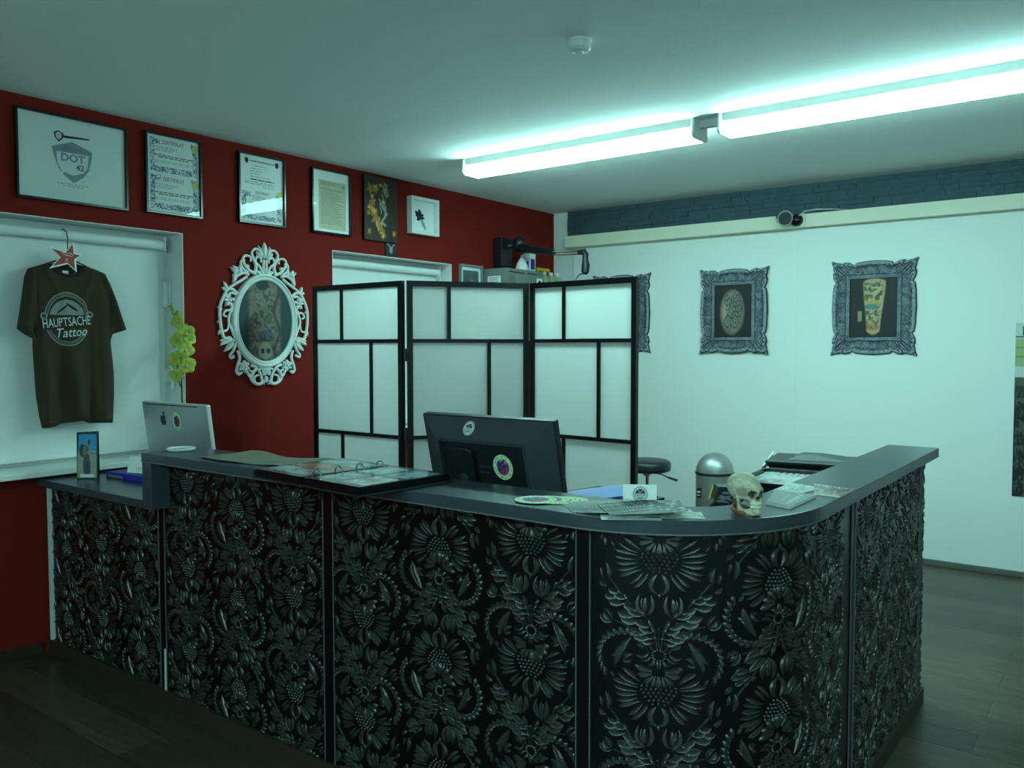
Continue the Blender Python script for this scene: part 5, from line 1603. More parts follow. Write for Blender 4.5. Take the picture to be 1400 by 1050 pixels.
# ================================================================== ON THE COUNTER
# ---- round stickers
def sticker_paint(u, v):
    x = (u - .5) * 2; y = (v - .5) * 2; r = np.hypot(x, y); a = np.arctan2(y, x)
    n = fbm(u * 14, v * 14, 81)
    img = np.tile(C3(196, 226, 176), u.shape + (1,)).astype(float)
    img = mixc(img, C3(60, 92, 60), sm(.3, .6, np.sin(a * 26 + 4 * np.sin(a * 5))) * sm(.76, .80, r) * sm(.93, .89, r) * .8)
    inner = sm(.68, .62, r)
    mixd = mixc(C3(58, 44, 100), C3(170, 52, 110), sm(.1, .8, (x - y) * .5 + .3))
    img = mixc(img, mixd, inner)
    img = mixc(img, C3(196, 170, 200), inner * sm(.66, .74, n))
    img = mixc(img, C3(30, 24, 50), inner * sm(.40, .32, n))
    return img
def disc(name, parent, B, cx, cy, c, rx, ry, fn, nr=18, na=64, m='print', th=.0006):
    rr = np.linspace(0, 1, nr); aa = np.linspace(0, 2 * math.pi, na, endpoint=False)
    A, R = np.meshgrid(aa, rr)
    P = np.stack([cx + rx * R * np.cos(A), cy + ry * R * np.sin(A), np.full_like(R, c + th)], -1)
    mb = MB(B); mb.grid(P, wrap=True, flip=True)
    rim = np.array([[(cx + rx * math.cos(a), cy + ry * math.sin(a), h) for a in aa] for h in (c, c + th)])
    cols = np.clip(fn(R * np.cos(A) / 2 + .5, R * np.sin(A) / 2 + .5), 0, 1).reshape(-1, 3)
    mb.grid(rim, wrap=True)
    cols = np.vstack([cols, np.tile(cols[-1:], (2 * na, 1))])
    # make the top face up (+n)
    o = mb.build(name, m, parent)
    at = o.data.color_attributes.new("Col", 'FLOAT_COLOR', 'POINT'); rg = np.ones((len(cols), 4)); rg[:, :3] = cols; at.data.foreach_set("color", rg.ravel())
    return o
def logo_paint(u, v):
    x = (u - .5) * 2; y = (v - .5) * 2; r = np.hypot(x, y); a = np.arctan2(y, x)
    img = np.tile(C3(222, 226, 226), u.shape + (1,)).astype(float)
    ink = C3(40, 44, 50)
    k = sm(.07, .03, np.abs(r - .86)) * .8 + sm(.2, .5, np.sin(a * 30)) * (np.abs(r - .71) < .07) * .6 + (r < .64) * .25
    k = np.maximum(k, ((r < .62) & (y > .08)) * 1.0 * sm(.0, .06, np.abs(y - .1 - .55 * np.abs(np.sin(x * 3)))))
    k = np.maximum(k, ((np.abs(y + .10 - .08 * x) < .16) & (np.abs(x) < .7)) * sm(.1, .5, np.sin(x * 34 + 1.0)) * .9)
    k = np.maximum(k, ((np.abs(y + .45 - .1 * x) < .08) & (np.abs(x) < .4)) * .8)
    return mixc(img, ink, np.clip(k, 0, 1))
stk = ["round green and purple sticker lying in front, lowest of the overlapping four", "round green sticker, second of the overlapping four from the front",
       "round green sticker, third of the overlapping four, right of the monitor", "round green sticker at the back right of the overlapping four"]
FB = Basis((0, 0, 0), (0.80, 0.60, 0), (-0.60, 0.80, 0))
for i, (x, y, z, rz) in enumerate([(-1.325, 1.868, .0036, .1), (-1.300, 1.895, .0024, 1.0), (-1.278, 1.908, .0012, 2.1), (-1.258, 1.925, .0, 2.9)]):
    if i == 0:
        st0 = disc("round_sticker", None, FB, 0, 0, 0, .058, .058, sticker_paint, th=.0009)
        tag(st0, stk[0], "sticker", "round stickers fanned on the counter"); o = st0
    else:
        o = st0.copy(); COL.objects.link(o); o["label"] = stk[i]
    o.location = (x, y, CT + .0006 + z); o.rotation_euler = (0, 0, rz)

# ---- fanned flyers
def flyer_paint(seed, base, dark):
    def f(u, v):
        n = fbm(u * 5, v * 7, seed); n2 = fbm(u * 16, v * 22, seed + 3)
        img = mixc(base, dark, sm(.42, .6, n))
        return mixc(img, C3(196, 204, 200), sm(.58, .66, n2) * .7)
    return f
def flyer(name, label, x, y, z, rz, fn, w=.105, d=.148, group=None):
    B = IDB
    root = thing(name, label, "flyer", (0, 0, 0), group=group)
    mb = MB(); mb.box(-w / 2, w / 2, -d / 2, d / 2, 0, .0004); mb.build("sheet", 'paper', root)
    painted("printed_side", root, B, -w / 2, w / 2, -d / 2, d / 2, .0006, 14, 18, fn)
    root.location = (x, y, z); root.rotation_euler = (0, 0, rz)
    return root
fa = flyer_paint(91, C3(128, 134, 132), C3(48, 52, 54)); fb = flyer_paint(95, C3(84, 90, 90), C3(24, 26, 28)); fc = flyer_paint(99, C3(190, 206, 190), C3(110, 140, 120))
fl0 = flyer("flyer", "grey photo flyer in the left fan beside the round stickers", 0, 0, 0, 0, fa, group="grey flyers fanned left of the card holder")
n = 11
for i in range(n):
    t = i / (n - 1)
    x, y = -1.175 + .105 * t, 1.882 + .010 * t
    rz = math.radians(48 - 6 * t)
    z = CT + .0007 + .0009 * i
    if i == 0: fl0.location = (x, y, z); fl0.rotation_euler = (0, 0, rz)
    else: copy_thing(fl0, (x, y, z), rz)
fl1 = flyer("flyer", "dark photo flyer in the fan below the card holder", 0, 0, 0, 0, fb, group="dark flyers fanned below the card holder")
n = 13
for i in range(n):
    t = i / (n - 1)
    x, y = -1.050 + .092 * t, 1.868 + .040 * t
    rz = math.radians(44 - 10 * t)
    z = CT + .0115 + .0010 * i
    if i == 0: fl1.location = (x, y, z); fl1.rotation_euler = (0, 0, rz)
    else: copy_thing(fl1, (x, y, z), rz)
flyer("flyer", "pale green leaflet at the right end of the fanned flyers, near the skull", -.935, 1.918, CT + .0008, math.radians(31), fc, .150, .085)
flyer("flyer", "pale green leaflet half under the dark flyers, right of the card holder", -.962, 1.925, CT + .0018, math.radians(38), fc, .150, .085)
flyer("flyer", "white leaflet poking out under the dark fan at the counter's edge", -1.005, 1.825, CT + .0008, math.radians(34), flyer_paint(103, C3(214, 218, 220), C3(190, 196, 200)), .148, .06)

# ---- card holder with business cards
HB = Basis((-1.050, 1.945, CT + .002), (0.84, 0.54, 0), (0, 0, 1))
HB = Basis((-1.050, 1.955, CT + .0), np.array((0.86, 0.50, 0)), np.array((-.10, .17, .98)))
root = thing("card_holder", "clear acrylic card holder standing behind the fanned flyers", "card holder", (-1.050, 1.955, CT))
mb = MB(HB)
mb.box(-.047, .047, .001, .004, -.012, .030); mb.box(-.047, .047, .004, .045, -.012, -.010); mb.box(-.047, .047, .004, .022, .026, .028)
mb.build("tray", 'acrylic', root)
mb = MB(HB); mb.box(-.047, -.044, .004, .03, -.010, .026); mb.build("side_wall", 'acrylic', root)
mb = MB(HB); mb.box(.044, .047, .004, .03, -.010, .026); mb.build("side_wall", 'acrylic', root)
cardn = ["white business card with round grey logo, front card in the acrylic holder", "white business card, second in the acrylic holder", "white business card, third in the acrylic holder", "white business card at the back of the acrylic holder"]
for i in range(4):
    root = thing("business_card", cardn[i], "business card", tuple(HB([(0, .005, .022 - i * .004)])[0]), group="business cards in the acrylic holder")
    c0 = .022 - i * .004
    mb = MB(HB); mb.box(-.0435, .0435, .005, .0605, c0, c0 + .0012); mb.build("card", 'paper', root)
    if i == 0: disc("logo_print", root, HB, .001, .035, c0 + .0013, .021, .022, logo_paint, 24, 72)

# ---- skull
def surface_nets(fn, lo, hi, n):
    lo = np.array(lo, float); hi = np.array(hi, float)
    step = (hi - lo) / n
    ax = [lo[k] + step[k] * np.arange(n + 1) for k in range(3)]
    X, Y, Z = np.meshgrid(*ax, indexing='ij')
    D = fn(X, Y, Z)
    S = D < 0
    cells = np.zeros((n, n, n), int)
    for a in (0, 1):
        for b in (0, 1):
            for c in (0, 1):
                cells += S[a:n + a, b:n + b, c:n + c]
    act = (cells > 0) & (cells < 8)
    idx = -np.ones((n, n, n), int); idx[act] = np.arange(act.sum())
    I, J, K = np.nonzero(act)
    acc = np.zeros((len(I), 3)); cnt = np.zeros(len(I))
    corners = [(a, b, c) for a in (0, 1) for b in (0, 1) for c in (0, 1)]
    for p in range(8):
        for q in range(p + 1, 8):
            cp, cq = corners[p], corners[q]
            if sum(abs(a - b) for a, b in zip(cp, cq)) != 1: continue
            dp = D[I + cp[0], J + cp[1], K + cp[2]]; dq = D[I + cq[0], J + cq[1], K + cq[2]]
            m = (dp < 0) != (dq < 0)
            t = np.where(m, dp / (dp - dq + 1e-12), 0)
            for k in range(3):
                acc[:, k] += np.where(m, cp[k] + t * (cq[k] - cp[k]), 0)
            cnt += m
    V = lo + (np.stack([I, J, K], 1) + acc / cnt[:, None]) * step
    F = []
    for axis in range(3):
        o1, o2 = [(1, 2), (2, 0), (0, 1)][axis]
        sl = [slice(None)] * 3
        A = np.take(S, range(0, n), axis); Bn = np.take(S, range(1, n + 1), axis)
        ch = A != Bn
        P = np.argwhere(ch)
        for p in P:
            if p[o1] == 0 or p[o2] == 0 or p[o1] >= n or p[o2] >= n or p[axis] >= n: continue
            q = []
            for d1, d2 in ((-1, -1), (0, -1), (0, 0), (-1, 0)):
                c = list(p); c[o1] += d1; c[o2] += d2
                q.append(idx[c[0], c[1], c[2]])
            if min(q) < 0: continue
            F.append(tuple(q) if S[tuple(p)] else tuple(reversed(q)))
    return V, F
def s_ell(X, Y, Z, c, r):
    return (np.sqrt(((X - c[0]) / r[0]) ** 2 + ((Y - c[1]) / r[1]) ** 2 + ((Z - c[2]) / r[2]) ** 2) - 1) * min(r)
def s_cap(X, Y, Z, a, b, r):
    a = np.array(a, float); b = np.array(b, float); d = b - a
    t = np.clip(((X - a[0]) * d[0] + (Y - a[1]) * d[1] + (Z - a[2]) * d[2]) / (d @ d), 0, 1)
    return np.sqrt((X - a[0] - t * d[0]) ** 2 + (Y - a[1] - t * d[1]) ** 2 + (Z - a[2] - t * d[2]) ** 2) - r
def su(a, b, k):
    h = np.clip(.5 + .5 * (b - a) / k, 0, 1); return b * (1 - h) + a * h - k * h * (1 - h)
def ss_(a, b, k):
    return -su(-a, b, k)
def skull_sdf(X, Y, Z):
    y = np.abs(Y)
    d = s_ell(X, y, Z, (-1.0, 0, 7.1), (4.4, 3.45, 3.75))
    d = su(d, s_ell(X, y, Z, (2.0, 0, 5.9), (1.9, 2.5, 2.2)), .9)
    d = su(d, s_cap(X, y, Z, (3.2, .4, 6.75), (2.3, 2.3, 6.6), .55), .5)
    d = su(d, s_ell(X, y, Z, (2.7, 0, 4.0), (1.5, 1.75, 1.5)), .7)
    d = su(d, s_cap(X, y, Z, (2.7, 2.05, 4.7), (.2, 3.05, 4.75), .42), .45)
    d = su(d, s_cap(X, y, Z, (2.7, 1.9, 4.75), (2.4, 2.5, 6.4), .36), .4)
    d = ss_(d, s_ell(X, y, Z, (1.5, 3.5, 6.1), (1.6, .75, 1.5)), .5)
    d = ss_(d, s_ell(X, y, Z, (3.9, 1.35, 5.6), (1.9, 1.08, 1.02)), .22)
    d = ss_(d, s_cap(X, y, Z, (4.3, .0, 4.95), (3.9, .35, 4.25), .42), .15)
    d = ss_(d, s_ell(X, y, Z, (1.2, 2.5, 3.2), (1.3, .75, 1.1)), .3)
    jaw = s_cap(X, y, Z, (-.1, 2.45, 4.3), (.2, 2.3, 1.5), .5)
    jaw = su(jaw, s_cap(X, y, Z, (.2, 2.3, 1.3), (3.0, 1.1, .85), .62), .5)
    jaw = su(jaw, s_ell(X, y, Z, (3.2, 0, .95), (.95, 1.3, .85)), .5)
    jaw = su(jaw, s_cap(X, y, Z, (2.4, 1.4, 1.6), (3.6, .0, 1.7), .42), .4)
    d = su(d, jaw, .25)
    gap = np.maximum(np.abs(Z - 2.52) - .17, 1.2 - X)
    d = np.maximum(d, -gap)
    # curled ridge around the near eye
    for t in range(7):
        a0 = math.radians(-150 + t * 42); a1 = math.radians(-150 + (t + 1) * 42)
        d = su(d, s_cap(X, Y, Z, (3.1 - .30 * math.cos(a0), -1.5 + 1.25 * math.cos(a0), 5.85 + 1.45 * math.sin(a0)), (3.1 - .30 * math.cos(a1), -1.5 + 1.25 * math.cos(a1), 5.85 + 1.45 * math.sin(a1)), .34), .2)
    return d
sv, sf = surface_nets(skull_sdf, (-6.0, -4.2, -.4), (5.6, 4.2, 11.4), 72)
sv = sv - np.array((-.5, 0, sv[:, 2].min()))
SKS = .0098
yaw = math.radians(-28)
ca, sa = math.cos(yaw), math.sin(yaw)
SKC = np.array((-.800, 2.052, CT + .0004))
def sk(P):
    P = np.asarray(P, float) * SKS * np.array((1.16, 1.04, 1.0))
    return np.stack([SKC[0] + ca * P[:, 0] - sa * P[:, 1], SKC[1] + sa * P[:, 0] + ca * P[:, 1], SKC[2] + P[:, 2]], 1)
root = thing("skull_figurine", "small bone coloured skull figurine on the curved counter corner", "figurine", tuple(SKC))
mb = MB(); mb.add(sk(sv), sf); so = mb.build("skull", 'print', root, smooth=True, angle=180)
_x, _y, _z = sv[:, 0] - .5, np.abs(sv[:, 1]), sv[:, 2] - .05
_n = fbm(sv[:, 0] * .9 + 20, sv[:, 2] * .9 + sv[:, 1] * .7 + 20, 5); _n2 = fbm(sv[:, 0] * 2.6 + 20, sv[:, 2] * 2.6 + sv[:, 1] * 2.0 + 20, 9)
_c = mixc(C3(176, 164, 140), C3(226, 216, 194), np.clip(_n * 1.5 - .2, 0, 1))
_darken = np.zeros(len(sv))  # darker in sockets, nose, cheek and temple hollows, with random blotches
_darken = np.maximum(_darken, sm(1.5, .75, np.sqrt(((_x - 3.2) / 1.5) ** 2 + ((_y - 1.35) / 1.0) ** 2 + ((_z - 5.6) / .95) ** 2)))
_darken = np.maximum(_darken, sm(1.35, .8, np.sqrt(((_x - 4.0) / .7) ** 2 + (_y / .6) ** 2 + ((_z - 4.6) / .65) ** 2)))
_darken = np.maximum(_darken, .75 * sm(1.4, .6, np.sqrt(((_x - 1.2) / 1.5) ** 2 + ((_y - 2.2) / .9) ** 2 + ((_z - 3.1) / 1.1) ** 2)))
_darken = np.maximum(_darken, .6 * sm(.56, .70, _n2) * sm(8.5, 6.0, _z))
_darken = np.maximum(_darken, .5 * sm(1.4, .7, np.sqrt(((_x - 1.6) / 1.6) ** 2 + ((_y - 3.0) / .8) ** 2 + ((_z - 6.1) / 1.4) ** 2)))
_c = mixc(_c, C3(52, 40, 34), np.clip(_darken, 0, 1) * .93)
_c = mixc(_c, C3(120, 74, 56), sm(2.4, .8, _z) * sm(1.6, -.5, _x) * .8)
at = so.data.color_attributes.new("Col", 'FLOAT_COLOR', 'POINT'); rg = np.ones((len(_c), 4)); rg[:, :3] = _c; at.data.foreach_set("color", rg.ravel())
def tooth(c, r, h, nm):
    c = np.array(c) - np.array((-.5, 0, 0))
    mb = MB(); pts = sk([c + (0, 0, h * s) for s in (-.5, -.3, .3, .5)])
    mb.tube(list(pts), [r * SKS * .7, r * SKS, r * SKS, r * SKS * .75], 8); return mb
mb = MB()
for row, zc, h, ex in ((0, 3.05, .85, 0), (1, 2.12, .75, -.12)):
    for k in range(10):
        a = math.radians(-68 + 136 * k / 9)
        c = np.array((2.55 + ex + 1.62 * math.cos(a), 1.55 * math.sin(a), zc + .35)) - np.array((-.5, 0, 0))
        pts = sk([c + (0, 0, h * s) for s in (-.5, -.35, .35, .5)])
        mb.tube(list(pts), [.18 * SKS, .27 * SKS, .27 * SKS, .2 * SKS], 8)
mb.build("teeth", 'tooth', root, smooth=True)
mb = MB()
b = [np.array(q) - np.array((-.5, 0, 0)) for q in ((-3.6, -.6, 1.6), (-2.2, -2.2, 1.0), (-.4, -2.9, .6), (1.0, -2.7, .55), (2.0, -2.0, .6))]
mb.tube(list(sk(b)), [.5 * SKS, .62 * SKS, .62 * SKS, .55 * SKS, .35 * SKS], 10)
b = [np.array(q) - np.array((-.5, 0, 0)) for q in ((-3.6, .6, 1.6), (-2.2, 2.2, 1.0), (-.4, 2.9, .6), (1.0, 2.7, .55))]
mb.tube(list(sk(b)), [.5 * SKS, .62 * SKS, .62 * SKS, .5 * SKS], 10)
b = [np.array(q) - np.array((-.5, 0, 0)) for q in ((-3.4, 0, 3.4), (-3.5, 0, 1.6), (-2.4, 0, .6))]
mb.tube(list(sk(b)), [1.0 * SKS, .9 * SKS, .5 * SKS], 10)
mb.build("base", 'bone_brown', root, smooth=True)

# ---- magazines on the counter
def mag_paint(seed, c1, c2, c3):
    def f(u, v):
        n = fbm(u * 4, v * 4, seed); n2 = fbm(u * 12, v * 12, seed + 2)
        img = mixc(c1, c2, sm(.4, .6, n)); img = mixc(img, c3, sm(.52, .62, n2) * .8)
        return mixc(img, C3(225, 230, 226), ((v > .84) & (np.sin(u * 60) > -.2)) * .7)
    return f
def magazine(label, pts, z, th, fn, cat="magazine"):
    """pts: four corners on the counter, front-left, front-right, back-right, back-left"""
    a, b, c_, d = [np.array((*q, z)) for q in pts]
    ctr = (a + b + c_ + d) / 4
    root = thing("magazine", label, cat, tuple(ctr))
    mb = MB(); mb.add([*(a, b, c_, d), *(q + (0, 0, th) for q in (a, b, c_, d))], [(3, 2, 1, 0), (4, 5, 6, 7), (0, 1, 5, 4), (1, 2, 6, 5), (2, 3, 7, 6), (3, 0, 4, 7)])
    mb.build("pages", 'paper', root)
    nx = ny = 26
    U, Vv = np.meshgrid(np.linspace(0, 1, nx), np.linspace(0, 1, ny))
    P = (a * ((1 - U) * (1 - Vv))[..., None] + b * (U * (1 - Vv))[..., None] + c_ * (U * Vv)[..., None] + d * ((1 - U) * Vv)[..., None]) + np.array((0, 0, th + .0004))
    mb = MB(); mb.grid(P); o = mb.build("cover", 'print_gloss', root)
    at = o.data.color_attributes.new("Col", 'FLOAT_COLOR', 'POINT'); cols = np.clip(fn(U, Vv), 0, 1).reshape(-1, 3); rg = np.ones((len(cols), 4)); rg[:, :3] = cols; at.data.foreach_set("color", rg.ravel())
    return root
def green_cover(u, v):
    img = np.tile(C3(104, 120, 114), u.shape + (1,)).astype(float)
    k = (np.abs(u - .72) < .05) * (np.sin(v * 60) > -.3) * (np.abs(v - .5) < .38) + (np.abs(u - .45) < .03) * (np.sin(v * 80) > -.1) * (np.abs(v - .55) < .3)
    return mixc(img, C3(214, 222, 218), np.clip(k, 0, 1) * .8)
magazine("grey-green booklet with pale lettering, right of the skull", [(-.797, 2.195), (-.722, 2.165), (-.722, 2.385), (-.845, 2.400)], CT + .0006, .007, green_cover)
magazine("colourful leaflet lying on the wing of the counter, nearest its outer edge", [(-.742, 2.425), (-.668, 2.420), (-.668, 2.560), (-.790, 2.590)], CT + .0006, .005, mag_paint(111, C3(190, 170, 140), C3(120, 60, 60), C3(60, 70, 100)))
magazine("pale open leaflet behind the grey-green booklet on the wing", [(-.855, 2.425), (-.770, 2.405), (-.755, 2.540), (-.862, 2.580)], CT + .0006, .003, mag_paint(117, C3(190, 206, 200), C3(150, 172, 168), C3(220, 226, 224)))

# ---- black letter tray with printed sheets, printer behind it (inside of the wing)
root = thing("letter_tray", "black round-cornered letter tray of printed sheets, behind the skull on the desk", "tray", (-1.035, 3.035, .76))
TB = Basis((-1.035, 3.035, .76), (0.995, 0.0998, 0), (-.0998, .995, 0))
def rr_poly(x0, x1, y0, y1, r, n=6):
    P = []
    for cx, cy, a0 in ((x1 - r, y0 + r, -90), (x1 - r, y1 - r, 0), (x0 + r, y1 - r, 90), (x0 + r, y0 + r, 180)):
        for k in range(n + 1):
            a = math.radians(a0 + 90 * k / n); P.append((cx + r * math.cos(a), cy + r * math.sin(a)))
    return P
mb = MB(TB)
mb.prism(rr_poly(-.118, .118, -.19, .19, .04), 0.0, .232)
mb.build("tray_base", 'black', root)
mb = MB(TB)
o_ = rr_poly(-.123, .123, -.195, .195, .05); i_ = rr_poly(-.112, .112, -.184, .184, .04)
n_ = len(o_)
Vv_ = [(*p, .232) for p in o_] + [(*p, .232) for p in i_] + [(*p, .262) for p in o_] + [(*p, .262) for p in i_]
Fq = []
for k in range(n_):
    j = (k + 1) % n_
    Fq += [(k, j, 2 * n_ + j, 2 * n_ + k), (n_ + j, n_ + k, 3 * n_ + k, 3 * n_ + j), (2 * n_ + k, 2 * n_ + j, 3 * n_ + j, 3 * n_ + k), (n_ + k, n_ + j, j, k)]
mb.add(Vv_, Fq)
mb.build("tray_rim", 'black_gloss', root, smooth=True)
rt = thing("printed_sheet", "colourful printed sheet lying in the black letter tray", "sheet", tuple(TB([(0.01, 0, .2325)])[0]))
mb = MB(TB); mb.box(-.108, .108, -.178, .170, .2325, .250); mb.build("sheets", 'paper', rt)
painted("printed_side", rt, TB, -.108, .108, -.178, .170, .2506, 46, 54, mag_paint(131, C3(176, 196, 206), C3(120, 116, 130), C3(214, 206, 180)), 'print_gloss')
root = thing("printer", "low black printer with ridged front behind the letter tray, inside the counter wing", "printer", (-1.075, 3.50, .76))
PB = Basis((-1.075, 3.50, .76), (0.985, 0.17, 0), (-.17, .985, 0))
mb = MB(PB); mb.box(-.155, .155, -.13, .15, 0, .262); mb.build("printer_body", 'black', root, bevel=.006)
for z in (.20, .226, .25):
    mb = MB(PB); mb.box(-.160, .160, -.142, -.13, z, z + .012); mb.build("front_ridge", 'black_gloss', root, bevel=.002)
mb = MB(PB); mb.prism([(-.168, -.14), (.168, -.14), (.168, .155), (-.168, .155)], .262, .272); lid = mb.build("lid", 'black', root, bevel=.003)
mb = MB(PB); mb.add([(-.09, -.05, .272), (.15, -.05, .272), (.15, .13, .272), (-.09, .13, .272), (-.05, .0, .289), (.02, .0, .289), (.02, .12, .285), (-.05, .12, .285)], [(0, 1, 5, 4), (1, 2, 6, 5), (2, 3, 7, 6), (3, 0, 4, 7), (4, 5, 6, 7)]); mb.build("lid_hump", 'mon_grey', lid)
rt = thing("paper_sheet", "pale sheet of paper leaning left of the black printer", "sheet", tuple(PB([(-.215, 0, 0)])[0]))
mb = MB(PB); mb.add([(-.312, -.12, 0), (-.308, -.12, .0), (-.308, .13, 0), (-.312, .13, 0), (-.182, -.12, .248), (-.178, -.12, .246), (-.178, .13, .278), (-.182, .13, .28)], [(3, 2, 1, 0), (4, 5, 6, 7), (0, 1, 5, 4), (1, 2, 6, 5), (2, 3, 7, 6), (3, 0, 4, 7)]); mb.build("sheet", 'paper', rt)

# ---- black box with white lettering in front of the bin
KB = Basis((-1.150, 2.715, .76), (0.82, 0.57, 0), (0, 0, 1))
root = thing("black_box", "black box with white lettering on the desk, in front of the steel bin", "box", (-1.15, 2.715, .76))
mb = MB(KB); mb.prism([(-.060, 0), (.052, 0), (.052, .20), (.044, .255), (.030, .262), (-.012, .262), (-.022, .215), (-.060, .175)], -.035, .035); mb.build("box_body", 'black', root, bevel=.004)
text("lettering", "TATTOO", KB, .014, .225, .0353, .020, 'paper', root, shear=.3, sx=.62) if False else None
mb = MB(KB)
for (a, b) in (((-.012, .205), (.040, .232)), ((-.010, .232), (.042, .207)), ((-.02, .212), (.03, .204)), ((.0, .24), (.03, .236)), ((-.016, .222), (.036, .219))):
    v, f = leaf_arr(a, b, .009, .0006, .12); v[:, 2] += .0352; mb.add(v, f)
mb.build("white_marks", 'ink_mid', root)

# ---- blue folder on a black tray, right of the monitor
root = thing("document_tray", "black document tray under the blue folder, right of the monitor", "tray", (-1.50, 2.40, .76))
DB = Basis((-1.44, 2.455, .76), (0.97, -.24, 0), (.24, .97, 0))
mb = MB(DB); mb.box(-.15, .15, -.11, .11, .0, .225); mb.build("tray_body", 'black', root, bevel=.004)
mb = MB(DB); mb.box(-.154, .154, -.114, .114, .225, .233); mb.build("tray_rim", 'black_gloss', root, bevel=.002)
root = thing("blue_folder", "blue plastic folder lying on the black tray beside the monitor", "folder", (-1.45, 2.39, .993))
mb = MB(DB); mb.add([(-.11, -.12, .2335), (.05, -.12, .2335), (.075, .07, .2335), (-.06, .11, .2335), (-.11, -.12, .239), (.05, -.12, .239), (.075, .07, .239), (-.06, .11, .250)], [(3, 2, 1, 0), (4, 5, 6, 7), (0, 1, 5, 4), (1, 2, 6, 5), (2, 3, 7, 6), (3, 0, 4, 7)]); mb.build("folder_cover", 'blue', root)

# ---- monitor seen from behind
tilt = math.radians(13)
MBs = Basis((-1.757, 2.178, 1.262), (1, 0.02, 0), (0, -math.sin(tilt), math.cos(tilt)))   # v runs up the back, n towards the viewer
root = thing("monitor", "black desktop monitor seen from behind, with round stickers on its back", "monitor", (-1.757, 2.3, .76))
w2, hh = .2775, .365
mb = MB(MBs); mb.box(-w2, w2, -hh, 0, -.028, 0); mb.build("bezel", 'black', root, bevel=.003)
mb = MB(MBs)
o4 = [(-w2 + .004, -hh + .004), (w2 - .004, -hh + .004), (w2 - .004, -.004), (-w2 + .004, -.004)]
i4 = [(-.190, -hh + .05), (.190, -hh + .05), (.190, -.066), (-.190, -.066)]
V = [(*q, 0.0) for q in o4] + [(*q, .052) for q in i4]
q4 = [(-.178, -hh + .062), (.178, -hh + .062), (.178, -.078), (-.178, -.078)]
V += [(*q, .052) for q in q4] + [(*q, .036) for q in q4]
Fm = []
for k in range(4):
    j = (k + 1) % 4
    Fm += [(k, j, 4 + j, 4 + k), (4 + k, 4 + j, 8 + j, 8 + k), (8 + k, 8 + j, 12 + j, 12 + k)]
Fm.append((12, 13, 14, 15))
mb.add(V, Fm); shell = mb.build("back_shell", 'mon_grey', root)
mb = MB(MBs); mb.box(-.177, .177, -hh + .063, -.079, .0361, .0375); mb.build("recess_plate", 'black', shell)
mb = MB(MBs); mb.prism([(-.118, -hh + .02), (-.030, -hh + .02), (-.030, -.105), (-.05, -.095), (-.098, -.095), (-.118, -.105)], .0376, .062); mb.build("stand_plate", 'black', root, bevel=.004)
mb = MB(MBs); mb.lathe((-.075, -.20, .0621), [(.016, 0), (.014, .004)], 14); mb.build("screw", 'mon_grey', root)
mb = MB(MBs); mb.box(-.02, .03, -.165, -.158, .0376, .041); mb.box(-.02, .02, -.185, -.181, .0376, .041); mb.build("vent", 'mon_grey', root)
# chamfer sticker: lies on the sloping top face
a_ = math.atan2(.052, .062)
SBs = Basis(MBs([(-.052, -.034, .026)])[0], MBs.u, MBs.v * math.cos(a_) - MBs.n * -math.sin(a_) * -1)
SBs = Basis(MBs([(-.052, -.034, .0262)])[0], MBs.u, MBs.v * math.cos(a_) - MBs.n * math.sin(a_))
disc("sticker", root, SBs, 0, 0, .0008, .023, .026, logo_paint, 20, 56)
disc("sticker", root, MBs, .078, -.158, .0378, .040, .044, sticker_paint, 24, 72)
mb = MB(); mb.tube([(-1.832, 2.245, .95), (-1.832, 2.30, .78)], [.03, .035], 12); mb.build("stand_neck", 'black', root, smooth=True)
mb = MB(); mb.lathe((-1.81, 2.32, 0), [(.13, .76), (.13, .768), (.10, .782), (.03, .79)], 32); mb.build("stand_base", 'black', root, smooth=True)

# ---- silver all-in-one computer
tilt = math.radians(7)
IB = Basis((-3.690, 2.205, 1.232), (1, .012, 0), (0, -math.sin(tilt), math.cos(tilt)))
root = thing("desktop_computer", "silver all-in-one computer seen from behind, left end of the counter", "computer", (-3.69, 2.3, .865))
w2, hh = .272, .315
mb = MB(IB); mb.box(-w2, w2, -hh, 0, -.022, .0); mb.build("edge_band", 'alu_bright', root, bevel=.008, seg=3)
P = np.zeros((14, 20, 3))
for j, v_ in enumerate(np.linspace(-hh + .003, -.003, 14)):
    for i, u_ in enumerate(np.linspace(-w2 + .003, w2 - .003, 20)):
        P[j, i] = (u_, v_, .001 + .012 * (1 - (u_ / w2) ** 4) * (1 - ((v_ + hh / 2) / (hh / 2)) ** 4))
mb = MB(IB); mb.grid(P); back = mb.build("back_shell", 'alu', root, smooth=True)
mb = MB(IB); mb.box(-.235, .20, -.0135, -.0095, .002, .0062); mb.build("vent_slot", 'black', back)
